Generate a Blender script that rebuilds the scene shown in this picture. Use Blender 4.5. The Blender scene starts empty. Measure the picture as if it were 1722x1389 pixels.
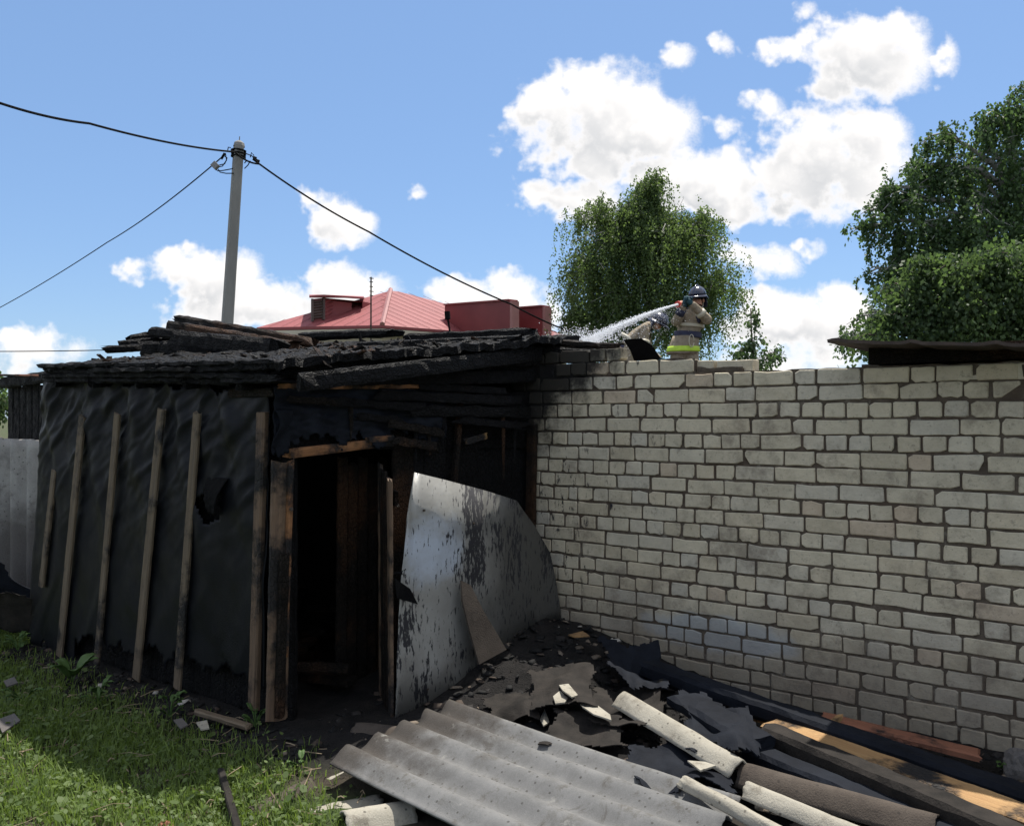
import bpy, bmesh, math, random
import numpy as np
from mathutils import Vector, Matrix, noise as mn

# ------------------------------------------------------------------ basics
F, CX, HY, CAMZ = 1450.0, 861.0, 703.0, 1.80      # focal length and horizon of the photograph, eye height
sc = bpy.context.scene
COL = sc.collection
rnd = random.Random(7)

# ------------------------------------------------------------------ camera
cam = bpy.data.cameras.new('camera')
cam.sensor_width = 36.0
cam.lens = 36.0 * F / 1722.0
cam.shift_y = (HY - 694.5) / 1722.0
cam.clip_end = 6000
camo = bpy.data.objects.new('camera', cam)
COL.objects.link(camo)
camo.location = (0, 0, CAMZ)
camo.rotation_euler = (math.radians(90), 0, 0)
sc.camera = camo

# ------------------------------------------------------------------ sun, sky, exposure
SUN_EL, SUN_AZ = math.radians(68), math.radians(27)     # azimuth from +Y towards +X
sdir = Vector((math.sin(SUN_AZ) * math.cos(SUN_EL), math.cos(SUN_AZ) * math.cos(SUN_EL), math.sin(SUN_EL)))
sl = bpy.data.lights.new('sun', 'SUN')
sl.energy = 4.2
sl.angle = math.radians(0.53)
sl.color = (1.0, 0.95, 0.87)
so = bpy.data.objects.new('sun', sl)
COL.objects.link(so)
so.rotation_euler = sdir.to_track_quat('Z', 'Y').to_euler()
so.location = (0, 0, 30)
sc.view_settings.view_transform = 'Standard'
sc.view_settings.look = 'None'
sc.view_settings.gamma = 1
sc.view_settings.exposure = 0.68
sc.view_settings.use_curve_mapping = False
sc.render.engine = 'CYCLES'
sc.cycles.max_bounces = 5
sc.cycles.diffuse_bounces = 3
sc.cycles.glossy_bounces = 2
sc.cycles.transparent_max_bounces = 24

# clouds: centre x, y and radii, in units of the sky seen to the north (u = x/y, v = z/y)
CL = [(1010,200,150,95),(935,185,60,52),(1095,225,82,80),(985,268,95,48),
      (1120,300,80,58),(1205,312,85,60),(1245,340,60,40),
      (1400,268,135,98),(1330,312,95,60),(1455,222,78,50),(1290,300,45,55),
      (1462,92,108,78),(1400,132,60,44),(1512,60,56,46),(1340,86,58,14),(1592,95,20,32),(1352,24,20,16),
      (1140,95,30,22),(1214,83,20,18),(1284,180,36,22),(1220,212,24,14),
      (915,332,72,24),(985,335,70,46),
      (1290,447,60,33),(1366,414,22,22),(1235,432,36,24),
      (1350,540,135,58),(1285,520,60,42),(1442,528,60,38),(1330,602,100,36),
      (562,372,58,46),(600,384,36,34),(540,345,30,26),
      (360,466,85,52),(292,450,66,26),(236,446,30,20),(440,512,125,50),(350,522,74,44),(560,482,66,50),(626,484,50,28),
      (830,496,95,36),(758,490,56,22),(905,522,46,34),
      (45,582,95,32),(14,612,48,22),(706,331,11,9),(868,166,13,10)]

def build_world():
    w = bpy.data.worlds.new('World')
    sc.world = w
    w.use_nodes = True
    nt = w.node_tree
    nt.nodes.clear()
    N, L = nt.nodes, nt.links
    def math_(op, a, b=None, c=None):
        n = N.new('ShaderNodeMath'); n.operation = op
        for i, q in enumerate((a, b, c)):
            if q is None: continue
            if isinstance(q, (int, float)): n.inputs[i].default_value = q
            else: L.new(q, n.inputs[i])
        return n.outputs[0]
    def vec(op, a, b=None, c=None):
        n = N.new('ShaderNodeVectorMath'); n.operation = op
        for i, q in enumerate((a, b, c)):
            if q is None: continue
            if isinstance(q, tuple): n.inputs[i].default_value = q
            else: L.new(q, n.inputs[i])
        return n.outputs[0]
    def mapr(v, a, b, c=0., d=1.):
        n = N.new('ShaderNodeMapRange'); n.interpolation_type = 'SMOOTHSTEP'
        L.new(v, n.inputs[0])
        for i, x in zip((1, 2, 3, 4), (a, b, c, d)): n.inputs[i].default_value = x
        return n.outputs[0]
    def comb(x, y, z=None):
        n = N.new('ShaderNodeCombineXYZ'); L.new(x, n.inputs[0]); L.new(y, n.inputs[1])
        if z is not None: L.new(z, n.inputs[2])
        return n.outputs[0]
    def sep_(v):
        n = N.new('ShaderNodeSeparateXYZ'); L.new(v, n.inputs[0]); return n.outputs
    def noise(v, scale, detail, rough=.6, out='Fac'):
        n = N.new('ShaderNodeTexNoise'); n.inputs['Scale'].default_value = scale
        n.inputs['Detail'].default_value = detail; n.inputs['Roughness'].default_value = rough
        L.new(v, n.inputs['Vector']); return n.outputs[out]
    out = N.new('ShaderNodeOutputWorld'); bg = N.new('ShaderNodeBackground')
    tc = N.new('ShaderNodeTexCoord'); X, Y, Z = sep_(tc.outputs['Generated'])
    yy = math_('MAXIMUM', Y, .05)
    u = math_('DIVIDE', X, yy); v = math_('DIVIDE', Z, yy); uv = comb(u, v)
    wn = vec('MULTIPLY_ADD', noise(uv, 22, 3, .6, 'Color'), (.050, .042, 0), (-.025, -.021, 0))
    wx, wy, _ = sep_(vec('ADD', uv, wn))
    U3, V3 = comb(wx, wx, wx), comb(wy, wy, wy)
    # soft blobs three at a time: f = k - (du^2 + dv^2), small clouds get a smaller k and so turn wispy
    f1 = f2 = None
    cl = CL + [CL[-1]] * (-len(CL) % 3)
    for i in range(0, len(cl), 3):
        A, B, Cc, Dd, K, D2, B2 = [], [], [], [], [], [], []
        for (cx, cy, rx, ry) in cl[i:i + 3]:
            k = max(.20, min(1.0, min(rx, ry) / 54.0)); q = math.sqrt(k)
            a, b = q * F / rx, q * F / ry
            A.append(a); B.append(-a * (cx - CX) / F); Cc.append(b); Dd.append(-b * (HY - cy) / F); K.append(k); D2.append(-b * ((HY - cy) / F - .024)); B2.append(-a * ((cx - CX) / F - .014))
        du = vec('MULTIPLY_ADD', U3, tuple(A), tuple(B)); t = vec('MULTIPLY', du, du)
        dv = vec('MULTIPLY_ADD', V3, tuple(Cc), tuple(Dd)); g = vec('SUBTRACT', tuple(K), vec('MULTIPLY_ADD', dv, dv, t))
        dw = vec('MULTIPLY_ADD', V3, tuple(Cc), tuple(D2)); dx = vec('MULTIPLY_ADD', U3, tuple(A), tuple(B2)); h = vec('SUBTRACT', tuple(K), vec('MULTIPLY_ADD', dw, dw, vec('MULTIPLY', dx, dx)))
        f1 = g if f1 is None else vec('MAXIMUM', f1, g)
        f2 = h if f2 is None else vec('MAXIMUM', f2, h)
    def top(vv):
        a, b, c = sep_(vv); return math_('MAXIMUM', math_('MAXIMUM', a, b), math_('MAXIMUM', c, -1.0))
    fa, fb_ = top(f1), top(f2)
    fine = noise(uv, 22, 6, .56)
    nse = math_('MULTIPLY_ADD', fine, 3.0, -1.5)
    fld1 = math_('ADD', fa, nse)
    # cumulus carried on out of view, cover thickened to brighten the skylight
    zz = math_('ADD', math_('MAXIMUM', Z, 0.0), .12)
    gn = noise(comb(math_('DIVIDE', X, zz), math_('DIVIDE', Y, zz)), 1.25, 6, .55)
    gen = math_('MULTIPLY_ADD', gn, 5.0, -2.35)
    inview = math_('MULTIPLY', mapr(math_('ABSOLUTE', u), .62, .75, 1, 0), math_('MULTIPLY', mapr(v, .50, .62, 1, 0), mapr(Y, .1, .2)))
    mf = N.new('ShaderNodeMix'); mf.data_type = 'FLOAT'
    L.new(inview, mf.inputs[0]); L.new(gen, mf.inputs[2]); L.new(fld1, mf.inputs[3]); fld = mf.outputs[0]
    dens = math_('MULTIPLY', mapr(fld, -.26, .58), mapr(Z, -.01, .03))
    # thick undersides are grey, rims and tops white
    under = mapr(math_('ADD', math_('SUBTRACT', fb_, fa), math_('MULTIPLY_ADD', fine, -1.6, .8)), -.75, .45)
    shade = math_('MULTIPLY', under, mapr(fld, .15, 1.0))
    cm = N.new('ShaderNodeMix'); cm.data_type = 'RGBA'; L.new(shade, cm.inputs[0])
    cm.inputs[6].default_value = (.72, .70, .685, 1); cm.inputs[7].default_value = (.40, .412, .43, 1)
    sky = N.new('ShaderNodeTexSky'); sky.sky_type = 'NISHITA'; sky.sun_disc = False
    sky.sun_elevation = SUN_EL; sky.sun_rotation = SUN_AZ
    sky.altitude = 100; sky.air_density = 1.0; sky.dust_density = .5; sky.ozone_density = 3.2
    sk = N.new('ShaderNodeVectorMath'); sk.operation = 'SCALE'; sk.inputs['Scale'].default_value = 0.081
    tint = vec('MULTIPLY', sky.outputs[0], (.98, 1.06, 1.18))
    L.new(tint, sk.inputs[0])
    fm = N.new('ShaderNodeMix'); fm.data_type = 'RGBA'
    veil = N.new('ShaderNodeMix'); veil.data_type = 'RGBA'; veil.inputs[0].default_value = .45      # thin high haze evens the blue out
    L.new(sk.outputs[0], veil.inputs[6]); veil.inputs[7].default_value = (.175, .295, .49, 1)
    L.new(dens, fm.inputs[0]); L.new(veil.outputs[2], fm.inputs[6]); L.new(cm.outputs[2], fm.inputs[7])
    L.new(fm.outputs[2], bg.inputs[0]); bg.inputs[1].default_value = 1.0
    L.new(bg.outputs[0], out.inputs[0])
    w.cycles.sampling_method = 'NONE'
build_world()

# ------------------------------------------------------------------ where things stand
D = Vector((.7963, -.6049, 0)); NN = Vector((.6049, .7963, 0))   # along the brick wall, and into it
WO = 5.281                                                      # distance of the brick face
EYE = Vector((0, 0, CAMZ))
def W(s, o, z): return D * s + NN * o + Vector((0, 0, z))
def at(x, y, Y): return Vector(((x - CX) / F * Y, Y, CAMZ + (HY - y) / F * Y))
def ground_at(x, y, z=0.0): return at(x, y, (CAMZ - z) * F / (y - HY))
def on_plane(x, y, p0, n):
    r = Vector(((x - CX) / F, 1.0, (HY - y) / F))
    t = (p0 - EYE).dot(n) / r.dot(n)
    return EYE + r * t
def on_wall(x, y, o=WO): return on_plane(x, y, NN * o, NN)
def so_of(p): return Vector((p.x, p.y, 0)).dot(D), Vector((p.x, p.y, 0)).dot(NN)

SHO = 3.166                       # front of the shed
C_ = Vector((-1.348, 5.0, 0))     # its near corner
E_ = Vector((.144, 6.523, 0))     # where its side meets the brick wall
SD = (E_ - C_).normalized()       # along the side
SN = Vector((SD.y, -SD.x, 0))     # out of the side
def on_side(x, y, out=0.0): return on_plane(x, y, C_ + SN * out, SN)
def on_front(x, y, out=0.0): return on_plane(x, y, NN * (SHO - out), NN)

# ------------------------------------------------------------------ mesh helpers
def link(o, parent=None):
    COL.objects.link(o)
    if parent is not None:
        o.parent = parent
        o.matrix_parent_inverse = Matrix.Translation(-parent.location)
    return o
def tag(o, label=None, cat=None, group=None, kind=None):
    if label: o['label'] = label
    if cat: o['category'] = cat
    if group: o['group'] = group
    if kind: o['kind'] = kind
    return o
def empty(name, loc, label, cat, group=None):
    e = bpy.data.objects.new(name, None); e.empty_display_size = .2
    e.location = loc; COL.objects.link(e)
    return tag(e, label, cat, group)
def smooth(me, on=True):
    me.polygons.foreach_set('use_smooth', [on] * len(me.polygons))
class MB:
    def __init__(s): s.v = []; s.f = []
    def add(s, v, f):
        b = len(s.v); s.v += [tuple(x) for x in v]; s.f += [tuple(i + b for i in q) for q in f]
    def box(s, c, size, m=None):
        hx, hy, hz = [q / 2 for q in size]; m = m or Matrix.Identity(3); c = Vector(c)
        v = [c + m @ Vector((a * hx, b * hy, d * hz)) for d in (-1, 1) for b in (-1, 1) for a in (-1, 1)]
        s.add(v, [(0, 2, 3, 1), (4, 5, 7, 6), (0, 1, 5, 4), (2, 6, 7, 3), (0, 4, 6, 2), (1, 3, 7, 5)])
    def poly(s, pts, ext):
        n = len(pts); ext = Vector(ext)
        v = [Vector(p) for p in pts] + [Vector(p) + ext for p in pts]
        s.add(v, [tuple(range(n - 1, -1, -1)), tuple(range(n, 2 * n))] + [(i, (i + 1) % n, (i + 1) % n + n, i + n) for i in range(n)])
    def tube(s, pts, rad, n=8, cap=True):
        pts = [Vector(p) for p in pts]
        if not hasattr(rad, '__len__'): rad = [rad] * len(pts)
        v = []; f = []; prev = None
        for i, p in enumerate(pts):
            t = (pts[min(i + 1, len(pts) - 1)] - pts[max(i - 1, 0)]).normalized()
            a = prev if prev is not None else (Vector((0, 0, 1)) if abs(t.z) < .9 else Vector((1, 0, 0)))
            a = (a - t * a.dot(t)).normalized(); prev = a; b = t.cross(a)
            for k in range(n):
                q = 2 * math.pi * k / n
                v.append(p + (a * math.cos(q) + b * math.sin(q)) * rad[i])
        for i in range(len(pts) - 1):
            for k in range(n):
                f.append((i * n + k, i * n + (k + 1) % n, (i + 1) * n + (k + 1) % n, (i + 1) * n + k))
        if cap:
            f.append(tuple(range(n - 1, -1, -1))); f.append(tuple((len(pts) - 1) * n + k for k in range(n)))
        s.add(v, f)
    def sheet(s, fn, nu, nv, th, keep=None):
        P = [[Vector(fn(i / nu, j / nv)) for j in range(nv + 1)] for i in range(nu + 1)]
        Nn = [[None] * (nv + 1) for _ in range(nu + 1)]
        for i in range(nu + 1):
            for j in range(nv + 1):
                a = P[min(i + 1, nu)][j] - P[max(i - 1, 0)][j]; b = P[i][min(j + 1, nv)] - P[i][max(j - 1, 0)]
                q = a.cross(b); Nn[i][j] = q.normalized() if q.length > 1e-9 else Vector((0, 0, 1))
        idx = lambda i, j, k: (i * (nv + 1) + j) * 2 + k
        v = []
        for i in range(nu + 1):
            for j in range(nv + 1):
                v += [P[i][j] + Nn[i][j] * th / 2, P[i][j] - Nn[i][j] * th / 2]
        K = [[(keep is None or keep((i + .5) / nu, (j + .5) / nv)) for j in range(nv)] for i in range(nu)]
        f = []
        k_ = lambda i, j: 0 <= i < nu and 0 <= j < nv and K[i][j]
        for i in range(nu):
            for j in range(nv):
                if not K[i][j]: continue
                f.append((idx(i, j, 0), idx(i + 1, j, 0), idx(i + 1, j + 1, 0), idx(i, j + 1, 0)))
                f.append((idx(i, j, 1), idx(i, j + 1, 1), idx(i + 1, j + 1, 1), idx(i + 1, j, 1)))
                if not k_(i - 1, j): f.append((idx(i, j, 0), idx(i, j + 1, 0), idx(i, j + 1, 1), idx(i, j, 1)))
                if not k_(i + 1, j): f.append((idx(i + 1, j + 1, 0), idx(i + 1, j, 0), idx(i + 1, j, 1), idx(i + 1, j + 1, 1)))
                if not k_(i, j - 1): f.append((idx(i + 1, j, 0), idx(i, j, 0), idx(i, j, 1), idx(i + 1, j, 1)))
                if not k_(i, j + 1): f.append((idx(i, j + 1, 0), idx(i + 1, j + 1, 0), idx(i + 1, j + 1, 1), idx(i, j + 1, 1)))
        s.add(v, f)
    def mesh(s, name, mats, smoothed=False):
        me = bpy.data.meshes.new(name); me.from_pydata(s.v, [], s.f)
        used = np.zeros(len(s.v), bool)
        for q in s.f: used[list(q)] = True
        if not used.all():
            bm = bmesh.new(); bm.from_mesh(me)
            bmesh.ops.delete(bm, geom=[x for x in bm.verts if not x.link_faces], context='VERTS'); bm.to_mesh(me); bm.free()
        for m in (mats if isinstance(mats, (list, tuple)) else [mats]): me.materials.append(m)
        if smoothed: smooth(me)
        me.update(); return me
    def build(s, name, mats, parent=None, smoothed=False):
        return link(bpy.data.objects.new(name, s.mesh(name, mats, smoothed)), parent)
def np_obj(name, V, Fa, mat, parent=None, smoothed=False):
    V = np.asarray(V, np.float32); Fa = np.asarray(Fa, np.int32); k = Fa.shape[1]; n = len(Fa)
    me = bpy.data.meshes.new(name); me.vertices.add(len(V)); me.vertices.foreach_set('co', V.ravel())
    me.loops.add(n * k); me.loops.foreach_set('vertex_index', Fa.ravel())
    me.polygons.add(n); me.polygons.foreach_set('loop_start', np.arange(n, dtype=np.int32) * k)
    me.update(calc_edges=True); me.materials.append(mat)
    if smoothed: smooth(me)
    return link(bpy.data.objects.new(name, me), parent)
def nz(x, y, z=0., o=3):
    return mn.fractal(Vector((x, y, z)), 1.0, 2.0, o)

def rough_beam(name, p0, p1, w, h, mat, parent=None, seed=0, amp=.004, up=Vector((0, 0, 1)), nl=None, taper=(1, 1), ragged=.02, bow=0., side=None):
    """a weathered board or beam from p0 to p1; w across, h along `up`; modelled along its own X axis"""
    p0, p1 = Vector(p0), Vector(p1); ax = (p1 - p0); Ln = ax.length; ax.normalize()
    if side is not None:
        b = Vector(side); b = (b - ax * b.dot(ax)).normalized(); u = ax.cross(b)
    else:
        u = up - ax * up.dot(ax)
        if u.length < 1e-3: u = Vector((0, 1, 0)) - ax * ax.y
        u.normalize(); b = u.cross(ax)
    nl = nl or max(4, min(40, int(Ln / .07)))
    c = .22
    prof = [(-.5, -.5 + c), (-.5 + c * .6, -.5), (0, -.5), (.5 - c * .6, -.5), (.5, -.5 + c), (.5, .5 - c), (.5 - c * .6, .5), (0, .5), (-.5 + c * .6, .5), (-.5, .5 - c)]
    n = len(prof); m = MB(); V = []; Fc = []
    for i in range(nl + 1):
        t = i / nl; k = taper[0] + (taper[1] - taper[0]) * t
        for j, (a, e) in enumerate(prof):
            x = t * Ln
            if i in (0, nl): x += (nz(seed * 3.1 + i, j * .9, 1.7)) * ragged * 1.6
            q = amp * nz(x * 9 + seed * 11.3, a * 4 + 2.2, e * 4 + seed)
            q2 = amp * nz(x * 9 + seed * 5.3, a * 4 + 9.2, e * 4 - seed)
            V.append((x, a * w * k + q + bow * math.sin(math.pi * t), e * h * k + q2))
    for i in range(nl):
        for j in range(n):
            Fc.append((i * n + j, (i + 1) * n + j, (i + 1) * n + (j + 1) % n, i * n + (j + 1) % n))
    Fc.append(tuple(range(n))); Fc.append(tuple(nl * n + j for j in range(n - 1, -1, -1)))
    m.add(V, Fc)
    o = bpy.data.objects.new(name, m.mesh(name, mat))
    M = Matrix((ax, b, u)).transposed().to_4x4(); M.translation = p0
    COL.objects.link(o)
    if parent is not None:
        o.parent = parent; o.matrix_parent_inverse = Matrix.Translation(-parent.location)
    o.matrix_basis = M
    return o

# ------------------------------------------------------------------ materials
class MT:
    def __init__(s, name):
        s.m = bpy.data.materials.new(name); s.m.use_nodes = True
        s.N = s.m.node_tree.nodes; s.L = s.m.node_tree.links
        s.p = s.N['Principled BSDF']; s.geo = s.N.new('ShaderNodeNewGeometry'); s.tc = s.N.new('ShaderNodeTexCoord')
    def pos(s, obj=False): return s.tc.outputs['Object'] if obj else s.geo.outputs['Position']
    def scale(s, v, sc_):
        n = s.N.new('ShaderNodeVectorMath'); n.operation = 'MULTIPLY'; n.inputs[1].default_value = sc_
        s.L.new(v, n.inputs[0]); return n.outputs[0]
    def noise(s, v, scale, detail=5, rough=.6, dist=0):
        n = s.N.new('ShaderNodeTexNoise'); n.inputs['Scale'].default_value = scale
        n.inputs['Detail'].default_value = detail; n.inputs['Roughness'].default_value = rough; n.inputs['Distortion'].default_value = dist
        s.L.new(v, n.inputs['Vector']); return n.outputs['Fac']
    def voro(s, v, scale, feat='DISTANCE_TO_EDGE', out='Distance'):
        n = s.N.new('ShaderNodeTexVoronoi'); n.feature = feat; n.inputs['Scale'].default_value = scale
        s.L.new(v, n.inputs['Vector']); return n.outputs[out]
    def ramp(s, v, stops, interp='LINEAR'):
        n = s.N.new('ShaderNodeValToRGB'); n.color_ramp.interpolation = interp
        e = n.color_ramp.elements
        while len(e) < len(stops): e.new(.5)
        for q, (p, c) in zip(e, stops):
            q.position = p; q.color = (*c, 1) if hasattr(c, '__len__') else (c, c, c, 1)
        s.L.new(v, n.inputs[0]); return n.outputs[0]
    def rng(s, v, a, b, c=0., d=1.):
        n = s.N.new('ShaderNodeMapRange'); n.interpolation_type = 'SMOOTHSTEP'; s.L.new(v, n.inputs[0])
        for i, x in zip((1, 2, 3, 4), (a, b, c, d)): n.inputs[i].default_value = x
        return n.outputs[0]
    def math(s, op, a, b=None, c=None):
        n = s.N.new('ShaderNodeMath'); n.operation = op
        for i, q in enumerate((a, b, c)):
            if q is None: continue
            if isinstance(q, (int, float)): n.inputs[i].default_value = q
            else: s.L.new(q, n.inputs[i])
        return n.outputs[0]
    def mix(s, f, a, b, mode='MIX'):
        n = s.N.new('ShaderNodeMix'); n.data_type = 'RGBA'; n.blend_type = mode
        for i, q in ((0, f), (6, a), (7, b)):
            if isinstance(q, (int, float)): n.inputs[i].default_value = q
            elif isinstance(q, tuple): n.inputs[i].default_value = (*q, 1)
            else: s.L.new(q, n.inputs[i])
        return n.outputs[2]
    def dot(s, v, vec):
        n = s.N.new('ShaderNodeVectorMath'); n.operation = 'DOT_PRODUCT'; n.inputs[1].default_value = vec
        s.L.new(v, n.inputs[0]); return n.outputs['Value']
    def set(s, col=None, rough=None, metal=None, spec=None, bump=None, bdist=.01, bstr=1.0, alpha=None):
        for k, q in (('Base Color', col), ('Roughness', rough), ('Metallic', metal), ('Specular IOR Level', spec), ('Alpha', alpha)):
            if q is None: continue
            if isinstance(q, (int, float)): s.p.inputs[k].default_value = q
            elif isinstance(q, tuple): s.p.inputs[k].default_value = (*q, 1)
            else: s.L.new(q, s.p.inputs[k])
        if bump is not None:
            b = s.N.new('ShaderNodeBump'); b.inputs['Distance'].default_value = bdist; b.inputs['Strength'].default_value = bstr
            s.L.new(bump, b.inputs['Height']); s.L.new(b.outputs[0], s.p.inputs['Normal'])
        return s.m
    def rnd(s):
        oi = s.N.new('ShaderNodeObjectInfo')
        return s.math('FRACT', s.math('ADD', oi.outputs['Random'], s.geo.outputs['Random Per Island']))

def simple(name, stops, scale=8, rough=.7, bscale=30, bd=.004, metal=0., spec=.4, obj=False, stretch=(1, 1, 1), detail=6):
    t = MT(name); v = t.scale(t.pos(obj), stretch)
    c = t.ramp(t.noise(v, scale, detail, .65), stops)
    return t.set(c, rough, metal, spec, t.noise(v, bscale, 5), bd)

def wood(name, light, dark, char=0.35, rough=.75):
    """boards with grain along X and burnt patches"""
    t = MT(name); v = t.scale(t.pos(True), (1.2, 22, 22))
    g = t.noise(v, 2.5, 7, .7, .6)
    c = t.ramp(g, [(.25, dark), (.5, tuple((a + b) / 2 for a, b in zip(light, dark))), (.75, light)])
    b = t.noise(t.scale(t.pos(), (1, 1, 1)), 3.2, 5, .65)
    m = t.rng(b, char - .10 + .2, char + .08 + .2, 1, 0)
    ck = t.voro(t.scale(t.pos(True), (1, 1.6, 1.6)), 26)
    c = t.mix(m, c, (.012, .011, .011))
    h = t.math('ADD', g, t.math('MULTIPLY', t.rng(ck, 0, .12), t.math('MULTIPLY', m, .8)))
    return t.set(c, rough, 0, .35, h, .006)

def charred(name, hi=(.009, .009, .010), lo=(.0025, .0025, .003), brown=(.022, .014, .010), amt=.32, scale=24):
    t = MT(name); v = t.scale(t.pos(True), (1, 1.7, 1.7))
    ck = t.voro(v, scale); ck2 = t.voro(v, scale * 2.7)
    big = t.noise(t.pos(), 5, 6, .7)
    c = t.ramp(big, [(.35, lo), (.62, hi)])
    c = t.mix(t.rng(t.noise(t.pos(), 2.1, 4), 1 - amt - .05, 1 - amt + .15), c, brown)
    c = t.mix(t.rng(ck, 0, .05, .6, 0), c, (.003, .003, .003))
    h = t.math('ADD', t.rng(ck, 0, .16), t.math('MULTIPLY', t.rng(ck2, 0, .2), .35))
    h = t.math('ADD', h, t.math('MULTIPLY', big, 1.2))
    r = t.rng(t.noise(t.pos(), 14, 4), .3, .7, .5, .85)
    return t.set(c, r, 0, .18, h, .012)

M = {}
M['char'] = charred('charred_wood')
M['char_fine'] = charred('charred_board', (.014, .014, .016), (.003, .003, .004), scale=40)
M['char_brown'] = charred('scorched_wood', (.024, .019, .015), (.007, .006, .005), (.075, .038, .020), .5, 30)
M['batten'] = wood('weathered_batten', (.19, .145, .095), (.070, .052, .038), .24)
M['jamb'] = wood('scorched_jamb', (.19, .125, .078), (.075, .050, .036), .30)
M['orange'] = wood('raw_pine', (.34, .165, .07), (.16, .07, .03), .33)
M['pine'] = wood('cut_pine', (.42, .265, .115), (.27, .145, .06), .27)
M['redpine'] = wood('reddened_pine', (.30, .125, .07), (.16, .065, .04), .27)
M['soot'] = simple('soot', [(.3, (.004, .004, .005)), (.7, (.010, .010, .010))], 6, .9, 40, .01, 0., .08)

def felt_mat():
    t = MT('roofing_felt'); v = t.pos()
    c = t.ramp(t.noise(v, 2.5, 6, .7), [(.3, (.0014, .0019, .0034)), (.7, (.0042, .0054, .0085))])
    st = t.noise(t.scale(v, (6, 6, .8)), 3, 5, .7)
    c = t.mix(t.rng(st, .55, .75, 0, .5), c, (.007, .007, .008))
    return t.set(c, t.rng(t.noise(v, 5, 5), .3, .7, .40, .62), 0, .20, t.noise(v, 120, 3), .0015)
M['felt'] = felt_mat()
M['felt_old'] = simple('old_felt', [(.3, (.010, .009, .008)), (.7, (.032, .027, .023))], 9, .85, 90, .004, 0., .2)
M['felt_tar'] = simple('tar_felt', [(.3, (.005, .006, .009)), (.7, (.014, .017, .024))], 4, .75, 70, .003, 0., .10)

def asbestos(name, a, b, stain, amt=.5, weave=False, marks=None):
    t = MT(name); v = t.pos()
    c = t.ramp(t.noise(v, 5, 7, .7), [(.3, a), (.7, b)])
    c = t.mix(t.rng(t.noise(v, 2.3, 6, .7), 1 - amt - .06, 1 - amt + .12), c, stain)
    sp = t.math('ADD', t.voro(v, 22, 'F1'), t.math('MULTIPLY', t.noise(v, 60, 3), .12)); c = t.mix(t.rng(sp, .16, .24, .75, 0), c, (.035, .03, .026))
    gr = t.noise(v, 9, 7, .75); c = t.mix(t.rng(gr, .54, .68, 0, .7), c, stain)
    if marks == 'sheet':       # browner towards one end, grime follows the waves
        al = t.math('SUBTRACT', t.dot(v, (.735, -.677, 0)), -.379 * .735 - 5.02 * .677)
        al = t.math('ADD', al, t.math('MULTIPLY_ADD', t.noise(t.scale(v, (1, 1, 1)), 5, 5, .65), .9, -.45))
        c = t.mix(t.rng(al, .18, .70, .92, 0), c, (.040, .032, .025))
        ac = t.noise(t.scale(v, (3.2, 3.2, 1)), 2.2, 6, .7, 1.2); c = t.mix(t.rng(ac, .56, .70, 0, .6), c, (.06, .052, .042))
        c = t.mix(t.rng(t.noise(v, 7, 6, .75), .60, .70, 0, .55), c, (.30, .295, .27))
    if marks == 'fence':
        c = t.mix(t.rng(t.math('ADD', t.dot(v, (0, 0, 1)), t.math('MULTIPLY_ADD', t.noise(v, 3, 5), .9, -.45)), .75, 1.25, .9, 0), c, (.06, .052, .048))
    c = t.mix(.14, c, t.ramp(t.noise(v, 160, 2), [(.35, tuple(q * .6 for q in a)), (.65, b)]))
    return t.set(c, .9, 0, .25, t.noise(v, 230 if weave else 120, 3), .0022 if weave else .003)
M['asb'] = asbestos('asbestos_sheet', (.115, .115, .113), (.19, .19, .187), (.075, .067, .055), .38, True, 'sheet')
M['asb_white'] = asbestos('asbestos_ridge', (.27, .25, .205), (.38, .355, .295), (.11, .092, .07), .40)
M['asb_brown'] = asbestos('asbestos_brown', (.055, .044, .036), (.10, .082, .066), (.03, .025, .021), .4)
M['asb_fence'] = asbestos('asbestos_fence', (.26, .25, .24), (.40, .39, .37), (.10, .09, .085), .42, False, 'fence')

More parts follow.
